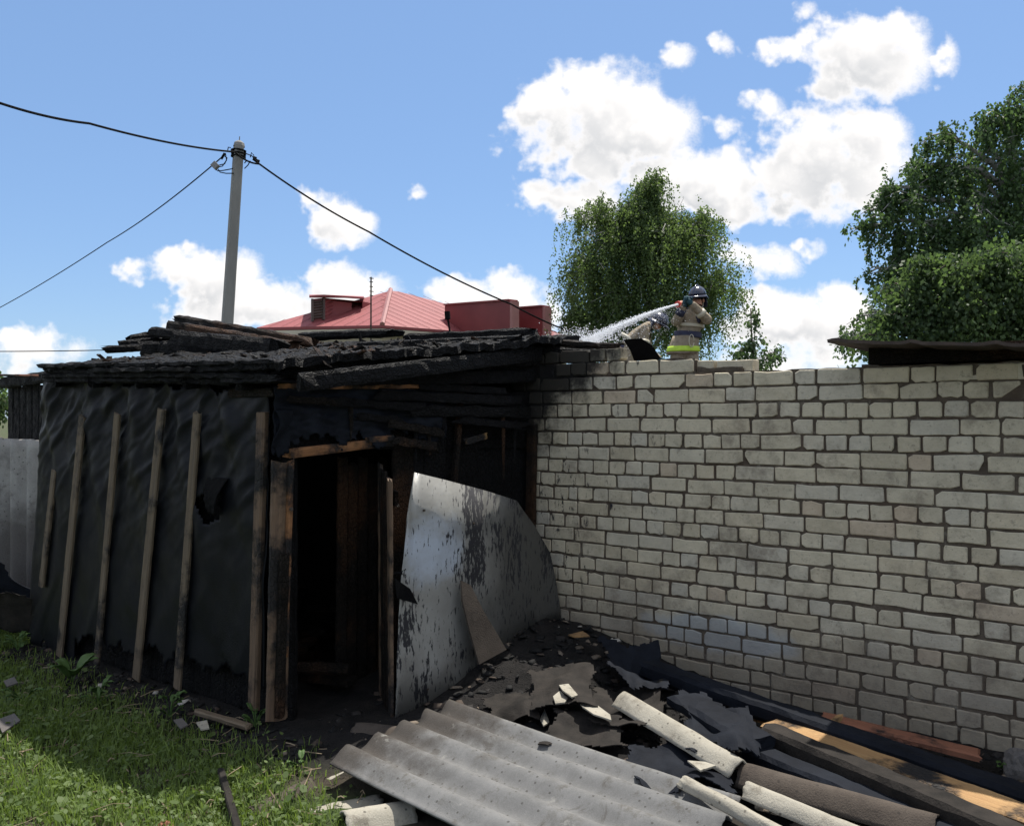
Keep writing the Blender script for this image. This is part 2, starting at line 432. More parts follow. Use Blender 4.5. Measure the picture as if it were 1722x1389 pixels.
# ------------------------------------------------------------------ ground
def heap(x, y):
    """ash and rubble banked up in the corner between shed and brick wall"""
    s, o = so_of(Vector((x, y, 0)))
    h = 0.0
    a = (s + 3.55) / 1.0; b = (o - 5.1) / .95
    h += .34 * math.exp(-(a * a + b * b))
    a = (s + 1.9) / 1.5; b = (o - 4.75) / .55
    h += .03 * math.exp(-(a * a + b * b))
    a = (x - .55) / .7; b = (y - 4.75) / .6
    h += .07 * math.exp(-(a * a + b * b))
    return h
def gz(x, y):
    d = max(0., 1 - math.hypot(x, y - 4.5) / 9.0)
    hh = heap(x, y)
    return hh + min(1, hh * 6) * (.05 * nz(x * 3.5, y * 3.5, 8.) + .03 * nz(x * 11, y * 11, 2.)) + (.035 * nz(x * .9, y * .9, 3.3) + .018 * nz(x * 4, y * 4, 1.1)) * min(1, d * 2)
def build_ground():
    t = MT('earth'); v = t.pos()
    soil = t.ramp(t.noise(v, 4, 8, .7), [(.3, (.045, .036, .027)), (.7, (.11, .090, .068))])
    ash = t.ramp(t.noise(v, 7, 8, .75), [(.3, (.007, .007, .007)), (.6, (.022, .020, .019)), (.8, (.045, .038, .032))])
    green = t.ramp(t.noise(v, 11, 8, .7), [(.3, (.028, .045, .014)), (.7, (.065, .10, .028))])
    sv = t.dot(v, tuple(D)); ov = t.dot(v, tuple(NN))
    wob = t.math('MULTIPLY_ADD', t.noise(v, 1.7, 6, .65), 1.2, -.6)
    # burnt ground: round the shed and along the brick wall
    k1 = t.rng(t.math('ADD', t.math('MULTIPLY_ADD', sv, -.45, ov), wob), 3.9, 4.7)
    near = t.rng(t.math('ADD', ov, t.math('MULTIPLY', wob, .5)), 2.65, 3.1)
    reach = t.math('MULTIPLY', t.rng(ov, 9, 16, 1, 0), t.math('MULTIPLY', t.rng(sv, -9, -7.6), t.rng(sv, 1.5, 4, 1, 0)))
    k = t.math('MULTIPLY', t.math('MAXIMUM', k1, near), reach)
    c = t.mix(t.rng(t.noise(v, .9, 5), .42, .6), green, soil)
    c = t.mix(k, c, ash)
    t.set(c, .95, 0, .2, t.math('ADD', t.noise(v, 25, 8, .8), t.math('MULTIPLY', t.voro(v, 45), .5)), .02)
    m = MB()
    xs = [-900, -300, -120, -60, -30, -16] + [-9 + i * .1 for i in range(161)] + [10, 16, 30, 60, 120, 300, 900]
    ys = [-60, -20, -6, 0, 1.2] + [2 + i * .1 for i in range(111)] + [15, 20, 30, 60, 120, 300, 700, 2500]
    V = [(x, y, gz(x, y)) for y in ys for x in xs]; n = len(xs)
    Fc = [(j * n + i, j * n + i + 1, (j + 1) * n + i + 1, (j + 1) * n + i) for j in range(len(ys) - 1) for i in range(n - 1)]
    m.add(V, Fc)
    tag(m.build('ground', t.m, None, True), kind='structure')
build_ground()

# ------------------------------------------------------------------ brick garage
def brick_mat():
    t = MT('silicate_brick'); v = t.pos(); r = t.rnd()
    c = t.ramp(r, [(0, (.40, .39, .355)), (.16, (.45, .44, .40)), (.34, (.43, .43, .42)), (.50, (.48, .465, .415)), (.64, (.41, .42, .43)),
                   (.76, (.46, .43, .37)), (.86, (.35, .33, .285)), (.92, (.38, .31, .27)), (.96, (.47, .47, .45)), (1, (.33, .30, .25))], 'CONSTANT')
    c = t.mix(.55, c, t.ramp(t.noise(v, 9, 7, .7), [(.3, (.25, .232, .195)), (.7, (.44, .42, .375))]))
    c = t.mix(1.0, c, (1.40, 1.30, 1.09), 'MULTIPLY')
    c = t.mix(t.rng(t.noise(v, 3.0, 7, .75), .48, .70, 0, .7), c, (.21, .175, .135))
    c = t.mix(t.rng(t.noise(v, 16, 6, .75), .55, .70, 0, .5), c, (.15, .128, .105))
    c = t.mix(t.rng(t.noise(v, 60, 3), .62, .72, 0, .5), c, (.16, .145, .12))
    sv = t.dot(v, tuple(D)); zv = t.dot(v, (0, 0, 1))
    # whitewash left on a few bricks low on the wall
    p = on_wall(1205, 1066); ps = so_of(p)[0]
    q = t.math('ADD', t.math('POWER', t.math('MULTIPLY', t.math('SUBTRACT', sv, ps), 1.6), 2), t.math('POWER', t.math('MULTIPLY', t.math('SUBTRACT', zv, p.z), 7.), 2))
    q = t.math('ADD', q, t.math('MULTIPLY_ADD', t.noise(v, 8, 4), 1.2, -.6))
    c = t.mix(t.rng(q, .35, 1.0, .6, 0), c, (.50, .57, .62))
    # black drips and smears
    dr = t.noise(t.scale(v, (1, 1, .35)), 26, 4, .7)
    reg = t.math('MULTIPLY', t.rng(t.noise(v, 2.0, 3), .50, .62), t.math('MULTIPLY', t.rng(zv, .3, .7), t.rng(sv, -2.2, -2.9)))
    c = t.mix(t.math('MULTIPLY', t.rng(dr, .56, .66), reg), c, (.03, .03, .035))
    # soot where the shed burnt against the wall
    sm = t.math('SUBTRACT', t.math('MULTIPLY', t.math('SUBTRACT', zv, 1.62), 1.05), t.math('ADD', sv, 3.78))
    sm = t.math('ADD', sm, t.math('MULTIPLY_ADD', t.noise(v, 3.2, 7, .72), 1.3, -.64))
    c = t.mix(t.rng(sm, -.28, .16, 0, .96), c, (.012, .011, .011))
    c = t.mix(t.rng(t.math('ADD', zv, t.math('MULTIPLY', t.noise(v, 4, 5), .5)), .45, 1.05, .60, 0), c, (.13, .102, .078))
    return t.set(c, .9, 0, .25, t.math('ADD', t.noise(v, 45, 6, .7), t.math('MULTIPLY', t.noise(v, 9, 3), 1.2)), .005)
def mortar_mat():
    t = MT('mortar'); v = t.pos()
    c = t.ramp(t.noise(v, 12, 7, .7), [(.3, (.065, .050, .038)), (.7, (.16, .13, .10))])
    c = t.mix(t.rng(t.noise(v, 2.2, 5), .5, .65, 0, .4), c, (.10, .065, .048))
    c = t.mix(t.rng(t.noise(v, 5.5, 6, .7), .56, .68, 0, .75), c, (.27, .245, .20))
    sv = t.dot(v, tuple(D)); zv = t.dot(v, (0, 0, 1))
    sm = t.math('SUBTRACT', t.math('MULTIPLY', t.math('SUBTRACT', zv, 1.62), 1.05), t.math('ADD', sv, 3.78))
    sm = t.math('ADD', sm, t.math('MULTIPLY_ADD', t.noise(v, 3.2, 7, .72), 1.3, -.64))
    c = t.mix(t.rng(sm, -.28, .16, 0, .96), c, (.010, .010, .010))
    return t.set(c, .95, 0, .2, t.noise(v, 40, 7, .75), .012)
def brick_mesh(L, seed, chip=1.0, cut=None, H=.088):
    r = random.Random(seed * 13 + int(L * 1000)); dep = .10
    c = lambda: (.005 + r.random() ** 3 * .015 * chip, .004 + r.random() ** 3 * .012 * chip)
    hx, hz = L / 2, H / 2; pts = []
    for sx, sz in ((-1, -1), (1, -1), (1, 1), (-1, 1)):
        a, b = c()
        if r.random() < .03 * chip: a *= 2.4; b *= 1.8
        if cut and cut[0] == sx and cut[1] == sz: a, b = cut[2], cut[3]
        pa, pb = (sx * (hx - a), sz * hz), (sx * hx, sz * (hz - b))
        pts += [pb, pa] if (sx, sz) in ((-1, -1), (1, 1)) else [pa, pb]
    out = []
    for i in range(8):
        a, b = pts[i], pts[(i + 1) % 8]
        out.append((a[0] + r.uniform(-.002, .002), a[1] + r.uniform(-.002, .002)))
        if i in (1, 5): out.append(((a[0] + b[0]) / 2 + r.uniform(-.12, .12) * L, (a[1] + b[1]) / 2 - math.copysign(r.random() ** 2 * .007, a[1])))
    n = len(out); bv = .0035 + r.random() * .0025
    V = []
    for (x, z) in out: V.append((x * (1 - bv / hx), bv * .0 + r.uniform(-.001, .001), z * (1 - bv / hz)))
    for (x, z) in out: V.append((x, bv, z))
    for (x, z) in out: V.append((x, dep, z))
    Fc = [tuple(range(n))]
    for k in (0, 1):
        for i in range(n): Fc.append((k * n + i, (k + 1) * n + i, (k + 1) * n + (i + 1) % n, k * n + (i + 1) % n))
    me = bpy.data.meshes.new('brick'); me.from_pydata(V, [], Fc); me.materials.append(M['brick'])
    return me
def build_garage():
    M['brick'] = brick_mat(); M['mortar'] = mortar_mat()
    g = empty('brick_garage', W(-1.5, WO, 0), 'long white brick garage wall with sooty upper end beside the burnt shed', 'garage')
    r = random.Random(21); P = .1
    VAR = {}
    def var(L):
        k = round(L, 3)
        if k not in VAR: VAR[k] = [brick_mesh(L, i, 1.0 + (i % 3) * .5) for i in range(10 if L in (.25, .12) else 3)]
        return r.choice(VAR[k])
    rot = Matrix((D, NN, Vector((0, 0, 1)))).transposed()
    bricks = []       # (mesh, matrix)
    s_of = lambda x: so_of(on_wall(x, HY))[0]
    SL, SR = -3.98, .75
    def put(me, s, z, o=0., tilt=None):
        m = rot @ Matrix.Rotation(math.radians(r.gauss(0, .8)) if tilt is None else tilt, 3, 'Y')
        m = m.to_4x4(); m.translation = W(s, WO + o + r.uniform(-.004, .004), z + r.uniform(-.003, .003) + .007 * mn.noise(Vector((s * 1.1, z * 9.0, 4.))))
        bricks.append((me, m))
    for k in range(-19, 3):
        z = CAMZ + k * P + .05
        stretch = (k % 2 != 0) or k == 2
        s = SL + r.uniform(-.1, .0) + (.06 if stretch else 0)
        end = SR
        while s < end:
            if stretch:
                L = .25 if r.random() < (.85 if k not in (1, 2) else .55) else r.choice([.12, .18, .19, .12])
            else:
                L = .12 if r.random() < .93 else r.choice([.18, .25, .065])
                if (k == -4 and s > s_of(1215)) or (k == -16 and s > s_of(1590)) or (k == -6 and s > s_of(1650)): L = .25 if r.random() < .7 else .12
            if k in (-17,) and s > s_of(1560) and r.random() < .7: L = .12
            if k in (1, 2) and s_of(1640) < s < s_of(1640) + .3: L = .2
            if k in (1, 2) and s > s_of(1650):                     # mitred bricks at the end of the two top courses
                se = s_of(1716)
                put(brick_mesh(se - s, 3, .5, (1, -1, .09, .07)), (s + se) / 2, z); break
            j = .009 + r.random() ** 2 * .012
            cut = None
            me = var(L)
            if k in (1, 2, -3, -5) and r.random() < .07: me = brick_mesh(L, r.randrange(999), 1.3, (r.choice((-1, 1)), r.choice((-1, 1)), r.uniform(.02, .06), r.uniform(.02, .05)))
            put(me, s + L / 2, z)
            s += L + j
    # one more course left standing towards the shed, and a thin one set back
    s = s_of(935); z = CAMZ + 3 * P + .05
    for L in (.12, .12, .18, .12, .25, .25):
        put(var(L), s + L / 2, z, .004, math.radians(r.uniform(-.6, .4))); s += L + .012
    s5 = s_of(1175)
    put(brick_mesh(.12, 77, 1.), s5 + .02, z - .012, .05, 0); put(brick_mesh(.25, 78, .6), s5 + .225, z - .018, .055, 0)
    s = s_of(890); z = CAMZ + 4 * P + .05
    for L in (.12, .12, .25, .12, .12): put(var(L), s + L / 2, z, .01, math.radians(r.uniform(-3, 2))); s += L + .015
    # the three hundred that show largest are bricks of their own
    def key(b):
        p = b[1].translation; x = CX + p.x / p.y * F
        return (0 if 900 < x < 1722 else 1, p.y)
    bricks.sort(key=key)
    for me, m in bricks[:300]:
        o = bpy.data.objects.new('brick', me); COL.objects.link(o); o.parent = g
        o.matrix_parent_inverse = Matrix.Translation(-g.location); o.matrix_basis = m
    rest = MB()
    for me, m in bricks[300:]:
        rest.add([m @ v.co for v in me.vertices], [tuple(p.vertices) for p in me.polygons])
    o = rest.build('remaining_bricks', M['brick'], g); o['kind'] = 'stuff'
    # mortar core
    m = MB()
    def face(s0, s1, z0, z1, o0=WO + .013, o1=WO + .26, nu=60, nv=26, seed=0.):
        def fn(u, v):
            s_ = s0 + (s1 - s0) * u; zz = z0 + (z1 - z0) * v
            if v == 1: zz += .012 * nz(s_ * 7, seed, 2.)
            return W(s_, o0 + .006 * nz(s_ * 13, zz * 13, seed), zz)
        m.sheet(fn, nu, nv, .004)
        v = [W(s0, o0 + .012, z0), W(s1, o0 + .012, z0), W(s1, o1, z0), W(s0, o1, z0)]
        m.poly(v, (0, 0, z1 - z0 - .012))
    face(-7.04, SR, -.12, CAMZ + .3, nu=150)
    face(-7.04, s_of(905), CAMZ + .303, CAMZ + .60, nu=60, nv=6, seed=9.)
    face(s_of(930), s_of(1167), CAMZ + .303, CAMZ + .40, nu=40, nv=4, seed=4.)
    face(s_of(1170), s_of(1246), CAMZ + .303, CAMZ + .333, WO + .03, nu=14, nv=2, seed=7.)
    m.build('mortar', M['mortar'], g)
    # flat deck of the garage and its other walls
    d = MB()
    d.box(W(-2.6, 8.9, 1.85), (7.2, 6.75, .1), rot); d.build('roof_deck', simple('tarred_deck', [(.3, (.03, .028, .026)), (.7, (.08, .07, .06))], 5, .9), g)
    d = MB(); d.box(W(-2.6, 12.2, .9), (7.2, .24, 1.79), rot); d.box(W(.85, 8.85, .9), (.24, 6.4, 1.79), rot)
    d.build('rear_wall', M['mortar'], g)
    # metal roof that still overhangs at the right
    t = simple('rusty_roof', [(.3, (.035, .026, .022)), (.7, (.085, .062, .05))], 6, .7, 60, .003, .3)
    d = MB()
    def fn(u, v):
        s_ = -1.52 + 2.6 * u; o_ = 4.93 + 3.8 * v
        return W(s_, o_, 2.232 - .07 * min(1, u / .36) + .006 * nz(s_ * 3, o_ * 2) - .010 * v + .012 * max(0, math.sin(s_ * 16)) ** 6)
    d.sheet(fn, 90, 10, .018)
    d.build('roof_sheet', t, g)
    d = MB()
    for o_ in (5.36, 7.0): d.box(W(-.2, o_, 2.165 if o_ < 6 else 2.13), (2.4, .09, .10), rot)
    d.box(W(-1.30, 5.42, 2.14), (.09, .16, .09), rot)
    d.build('wall_plate', M['char_brown'], g)
    d = MB(); d.box(W(-1.50 + 1.25, 5.60, 2.02), (2.5, .12, .22), rot); d.build('parapet', M['mortar'], g)
    return g
build_garage()

# ------------------------------------------------------------------ burnt shed
def zroof(s, o): return 2.150 + .0293 * (-4.1 - s) + .128 * (o - 3.05)
def build_shed():
    sh = empty('burnt_shed', W(-5.5, 4.0, 0), 'burnt-out wooden shed clad in black roofing felt with pale battens and open doorway', 'shed')
    SLs = -7.04; SRs = so_of(C_)[0]; SLr = so_of(on_plane(76, 610, NN * 3.0, NN))[0]
    # charred board lining behind the felt (front), left end and inner boards
    for i in range(17):
        s0 = SLs + .01 + i * (SRs - SLs - .1) / 17
        rough_beam('lining_board', W(s0 + .085, SHO + .05, .02), W(s0 + .085 + .26 * (1 - i / 17), SHO + .05, 2.08), .163, .022, M['char'], sh, i, .003, up=NN)
    for i in range(13):
        o0 = SHO + .14 + i * .163
        rough_beam('end_board', W(SLs, o0, .0), W(SLs + .26, o0, zroof(SLs + .26, o0) - .07), .155, .022, M['char'], sh, 40 + i, .003, up=D)
    # felt on the front, wrinkled, torn along the foot and with a burnt hole
    bl = on_front(52, 1092); br = on_front(452, 1212); tl = on_front(86, 628); tr = on_front(462, 650)
    def wrinkle(u, v):
        w = 0
        w += .034 * max(0, math.sin((u * 4.9 + v * 1.0) * 6.283 + 1.2 * nz(u * 4, v * 3))) ** 2 * (v ** 1.2)
        w += .009 * nz(u * 12 + v * 4, v * 4 - u * 3, 2.) * (.3 + v)
        hi = max(0., (v - .40) / .60)
        w += .021 * max(0, 1 - 4 * abs(nz(u * 5.5 - v * 4.5, v * 1.4 + u, 6.))) ** 1.3 * hi + .014 * max(0, 1 - 4 * abs(nz(u * 13 - v * 10, v * 3 + u * 2, 2.))) * hi
        w += .010 * max(0, 1 - 3 * abs(nz(u * 3.5 - v * 1.2, v * 1.2, 9.)))
        w += .006 * math.sin((u * 11 + v * 3.2) * 6.283 + nz(u * 6, v * 6) * 2) * v ** 2
        return w
    def fn(u, v):
        p = bl.lerp(br, u).lerp(tl.lerp(tr, u), v)
        if v < .35: p.z = p.z
        return p - NN * (.030 + wrinkle(u, v))
    def keep(u, v):
        foot = .075 + .055 * nz(u * 9, 3.3) + .05 * nz(u * 27, 1.3) + (.03 if u > .25 else -.05)
        if v < foot: return False
        if v > .985 + .03 * nz(u * 14, 8.8): return False
        a = (u - .808 + .03 * nz(v * 20, 1)) / .040; b = (v - .625 + .02 * nz(u * 30, 2)) / .060
        if a * a + b * b < 1 and (v - .625) > -(u - .77) * 1.9 + -.02: return False
        return True
    m = MB(); m.sheet(fn, 150, 110, .004, keep); m.build('felt_cladding', M['felt'], sh, True)
    # flap hanging from the hole
    m = MB(); c0 = on_front(350, 802, .045); c1 = on_front(384, 866, .045)
    m.sheet(lambda u, v: Vector((c0.x + (c1.x - c0.x) * u * (1 - .5 * v), c0.y + (c1.y - c0.y) * u, c0.z + (c1.z - c0.z) * v)) - NN * (.03 * math.sin(v * 3.1) + .01 * nz(u * 9, v * 9)), 10, 14, .004)
    m.build('torn_flap', M['soot'], sh, True)
    # soot-black lower strip, earth thrown up against the foot
    # vertical battens
    for i, (xt, yt, xb, yb, w) in enumerate([(92, 792, 70, 985, 12), (139, 700, 100, 1104, 15), (198, 696, 163, 1116, 13), (272, 689, 229, 1142, 16), (332, 695, 298, 1158, 15)]):
        pt = on_front(xt, yt, .075 if i else .06); pb = on_front(xb, yb, .055)
        rough_beam('batten', pb, pt, 1.3 * w / F * (pt.y + pb.y) / 2, .025, M['batten'], sh, 60 + i, .0025, up=NN, ragged=.01, nl=26)
    # corner post and jamb boards
    pt = on_front(442, 693, .055); pb = on_front(427, 1190, .055)
    rough_beam('corner_post', pb, pt, .075, .045, M['jamb'], sh, 71, .003, up=NN, nl=30)
    pb, pt = on_side(465, 1208, .03), on_side(474, 778, .03)
    rough_beam('jamb_board', pb, pt, .13, .03, M['jamb'], sh, 72, .004, up=SN, nl=30)
    rough_beam('jamb_strip', on_side(479, 1100, .055), on_side(489, 776, .055), .035, .03, M['orange'], sh, 73, .004, up=SN)
    rough_beam('jamb_strip', on_side(470, 1206, .06), on_side(478, 930, .06), .06, .03, M['char_brown'], sh, 74, .004, up=SN)
    lb = MB(); c = on_side(489, 856, .085); lb.tube([c, c + SN * .01], .011, 10); lb.build('lock_plate', M['asb_brown'], sh)
    rough_beam('inner_post', W(SRs - .05, SHO + .10, -.05), W(SRs - .05, SHO + .10, 2.12), .10, .10, M['char'], sh, 75)
    # lintel over the doorway
    rough_beam('lintel', on_side(482, 763, .03), on_side(660, 742, .03), .05, .055, M['orange'], sh, 76, .006)
    rough_beam('lintel_scrap', on_side(618, 740, .06), on_side(662, 736, .06), .02, .035, M['orange'], sh, 77, .004)
    # felt over the doorway, burnt ragged
    def fn2(u, v):
        p = on_side(452 + 290 * u, 762 - 112 * v, .0)
        return p + SN * (.050 + .035 * nz(u * 5, v * 4, 5.) + .02 * nz(u * 14, v * 3, 1.))
    def keep2(u, v):
        return v > .16 + .30 * nz(u * 6, 2.2) + .12 * nz(u * 19, 5.) - (.25 if u < .09 else 0) + .38 * max(0, u - .62)
    m = MB(); m.sheet(fn2, 90, 50, .004, keep2); m.build('felt_remnant', M['felt_tar'], sh, True)
    def fn3(u, v):
        p = on_side(452 + 30 * u, 690 + 88 * v, .0)
        return p + SN * (.07 + .02 * math.sin(v * 5 + u * 3)) + SD * (.02 * math.sin(v * 7))
    m = MB(); m.sheet(fn3, 8, 20, .004, lambda u, v: v < .9 - .4 * abs(u - .5) + .2 * nz(u * 8, 1)); m.build('torn_flap', M['felt_tar'], sh, True)
    # charred boards behind, still nailed to the side above door height and beyond the door
    for i, (y0, y1) in enumerate([(668, 673), (694, 697), (718, 719), (741, 740)]):
        rough_beam('side_board', on_side(470, y0, -.03), on_side(893, y1, -.03), .022, .115, M['char'], sh, 80 + i, .006, nl=34)
    for i, x in enumerate((668, 684, 701, 720, 738)):
        rough_beam('side_board', on_side(x, 1150 - (x - 660) * .5, -.02), on_side(x + 2, 722 + 12 * (i % 3), -.02), .095, .022, M['char_brown'] if i in (0, 1) else M['char'], sh, 90 + i, .006, up=SN)
    for i in range(9):
        x = 752 + i * 16
        rough_beam('side_board', on_side(x, 1110 - i * 6, -.05), on_side(x + 2, 700, -.05), .105, .02, M['char'], sh, 96 + i, .006, up=SN)
    rough_beam('side_post', on_side(764, 812, .02), on_side(776, 652, .02), .04, .04, M['char_brown'], sh, 110, .003)
    rough_beam('side_post', on_side(889, 1060, .035), on_side(895, 716, .035), .085, .05, M['char_brown'], sh, 111, .003)
    rough_beam('wood_scrap', on_side(782, 743, .03), on_side(817, 733, .03), .02, .045, M['pine'], sh, 112, .004, nl=5)
    for i, (x0, y0, x1, y1, h, mt) in enumerate([(640, 664, 868, 674, .06, 'char_fine'), (560, 676, 706, 684, .05, 'char_fine'), (690, 690, 884, 694, .07, 'char'), (498, 672, 566, 676, .035, 'char_brown'),
                                                 (655, 712, 742, 728, .05, 'char_brown'), (770, 706, 880, 716, .05, 'char_fine'), (676, 742, 735, 752, .05, 'char_brown'), (600, 700, 668, 706, .04, 'char_fine')]):
        rough_beam('burnt_slat', on_side(x0, y0, .10 - .01 * (i % 3)), on_side(x1, y1, .085), .022, h, M[mt], sh, 600 + i, .012, nl=22, ragged=.07)
    for i, (x, y0, y1) in enumerate([(700, 722, 790), (722, 716, 760), (748, 700, 742), (846, 700, 800), (868, 690, 770), (590, 676, 722)]):
        rough_beam('hanging_splinter', on_side(x, y0, .07), on_side(x + 4 * (i % 2) - 3, y1, .075), .035, .012, M['char_brown' if i % 2 else 'char_fine'], sh, 620 + i, .008, up=SN, taper=(1, .45), ragged=.05)
    # fascia boards along the side, part scorched, part raw
    rough_beam('fascia_board', on_side(470, 646, .07), on_side(632, 648, .07), .03, .048, M['orange'], sh, 113, .005)
    rough_beam('fascia_board', on_side(634, 647, .07), on_side(704, 648, .07), .03, .044, M['orange'], sh, 118, .005)
    rough_beam('fascia_board', on_side(704, 649, .08), on_side(850, 658, .06), .03, .048, M['char_fine'], sh, 114, .006)
    rough_beam('fascia_board', on_front(380, 662, .05), on_front(462, 660, .05), .03, .05, M['char_brown'], sh, 115, .005)
    rough_beam('rake_board', on_side(700, 625, .06), on_side(935, 618, .02), .05, .20, M['char'], sh, 126, .010, nl=30, ragged=.05)
    rough_beam('rake_board', on_side(780, 590, .06), on_side(985, 590, .0), .05, .14, M['char'], sh, 127, .012, nl=30, ragged=.06)
    rough_beam('rake_board', on_side(466, 624, .12), on_side(902, 606, .10), .04, .075, M['char'], sh, 116, .034, nl=40, ragged=.06)
    rough_beam('rake_board', on_side(590, 636, .10), on_side(880, 634, .08), .035, .085, M['char_fine'], sh, 117, .010, nl=34, ragged=.06)
    rough_beam('rake_board', on_side(640, 594, .13), on_side(896, 580, .12), .05, .09, M['char'], sh, 119, .028, nl=34, ragged=.06)
    # roof: a burnt crust of boards and felt
    def top(u, v):
        s_ = SLr + (SRs + .22 - SLr) * u; o_ = 3.00 + 2.55 * v
        if v < .02: o_ -= .05 * nz(s_ * 5, 4.4) + .03 * nz(s_ * 17, 1.4)
        if u > .99: s_ += .05 * nz(o_ * 6, 2)
        if u > .9: s_ += (.30) * (v) * (u - .9) / .1
        return W(s_, o_, zroof(s_, o_) - .045 + .03 * nz(s_ * 4, o_ * 4, 7.) + .014 * nz(s_ * 17, o_ * 17, 3.))
    m = MB(); m.sheet(top, 120, 80, .05); m.build('roof_crust', M['char'], sh)
    re_ = random.Random(77)      # the edge: burnt boards lying in layers, broken at uneven places
    for k in range(4):
        cuts = [SLr - re_.uniform(-.03, .06)] + sorted(re_.uniform(SLr + .4, SRs - .3) for _ in range(2)) + [SRs + .14 + re_.uniform(-.05, .05)]
        for a, b in zip(cuts, cuts[1:]):
            dz = -.028 - k * .036 + re_.uniform(-.006, .006); oo = 2.985 + .018 * k + re_.uniform(-.02, .02)
            rough_beam('eave_board', W(a + .004, oo + .05, zroof(a, 3.0) + dz), W(b - .004, oo + .05 + re_.uniform(-.015, .015), zroof(b, 3.0) + dz + re_.uniform(-.012, .012)), .13, .034, M['char_fine'], sh, 500 + k * 7 + int(a * 10) % 7, .013, nl=34, ragged=.05)
    rough_beam('eave_board', W(SLr + .05, 3.06, zroof(SLs, 3.05) - .13), W(SRs + .05, 3.06, zroof(SRs, 3.05) - .11), .05, .09, M['char'], sh, 120, .01, nl=40)
    for i in range(6):
        s_ = SLr + .10 + i * .56
        rough_beam('rafter', W(s_, 3.02, zroof(s_, 3.0) - .14), W(s_, 5.25, zroof(s_, 5.25) - .14), .06, .10, M['char'], sh, 121 + i, .006)
    # curled flakes of burnt felt and shingle on top
    r = random.Random(5); m = MB()
    for i in range(800):
        u, v = r.random(), .05 + .95 * r.random()
        p = top(u, v * .98); p.z += .018
        a, b, h = .02 + r.random() ** 2.5 * .16, .012 + r.random() ** 2 * .045, r.uniform(.004, .014)
        R = Matrix.Rotation(r.uniform(0, 6.28), 3, 'Z') @ Matrix.Rotation(r.gauss(0, .35), 3, 'X') @ Matrix.Rotation(r.gauss(0, .3), 3, 'Y')
        m.box(p, (a, b, h), R)
    o = m.build('char_flakes', M['char_brown'], sh); o['kind'] = 'stuff'
    # open door leaf hung on the far jamb
    H = on_side(640, 1168, .02); H.z = .02
    ptop = on_side(646, 778, .02)
    tip = ground_at(660, 1216); dv = (tip - H); dv.z = 0; wd = dv.length; dv.normalize(); dn = Vector((dv.y, -dv.x, 0))
    door = empty('door', H, None, None); del_keys = [k for k in door.keys()]
    door.parent = sh; door.matrix_parent_inverse = Matrix.Translation(-sh.location)
    n = 5
    for i in range(n):
        a = H + dv * (wd * (i + .5) / n); b = a.copy(); lean = dv * .06 + dn * .02
        b.z = ptop.z - .02 * i - .012 * (i % 2); a.z = .03
        bb = rough_beam('door_board', a, b + lean, wd / n * .96, .025, M['jamb'] if i in (0, 4) else M['char_brown'], None, 130 + i, .003, up=dn)
        bb.parent = door; bb.matrix_parent_inverse = Matrix.Translation(-H)
    for z_ in (.35, 1.3):
        bb = rough_beam('ledge', H + dv * .03 + Vector((0, 0, z_)) - dn * .03, H + dv * (wd - .02) + Vector((0, 0, z_)) - dn * .03, .025, .09, M['char_brown'], None, 140, .003)
        bb.parent = door; bb.matrix_parent_inverse = Matrix.Translation(-H)
    # hasp
    hp = on_plane(668, 962, tip + dn * .03, SN); m = MB()
    q = [hp + SD * (.05 + .045 * math.cos(k * .523)) + Vector((0, 0, .018 * math.sin(k * .523))) + SN * .03 for k in range(13)]
    m.tube(q, .006, 6, False); m.tube([hp - SD * .05 + SN * .02, hp + SD * .01 + SN * .03], .008, 6)
    hs = m.build('hasp', M['soot']); hs.parent = door; hs.matrix_parent_inverse = Matrix.Translation(-H)
    for i in range(5):
        p = on_side(572 + i * 17, 1180, -.22 - .03 * i); q = on_side(576 + i * 17, 770 + 12 * (i % 2), -.22 - .03 * i)
        rough_beam('inner_board', p, q, .075, .022, M['char_brown'], sh, 160 + i, .004, up=SN)
    # things fallen inside
    ru = MB(); r = random.Random(8)
    for i in range(140):
        p = W(r.uniform(SLs + .3, SRs - .1), r.uniform(SHO + .4, 5.1), r.uniform(0, .25)); 
        ru.box(p, (r.uniform(.05, .5), r.uniform(.03, .12), r.uniform(.02, .05)), Matrix.Rotation(r.uniform(0, 6), 3, 'Z') @ Matrix.Rotation(r.gauss(0, .5), 3, 'X'))
    o = ru.build('fallen_boards', M['char_brown'], sh); o['kind'] = 'stuff'
    return sh
build_shed()

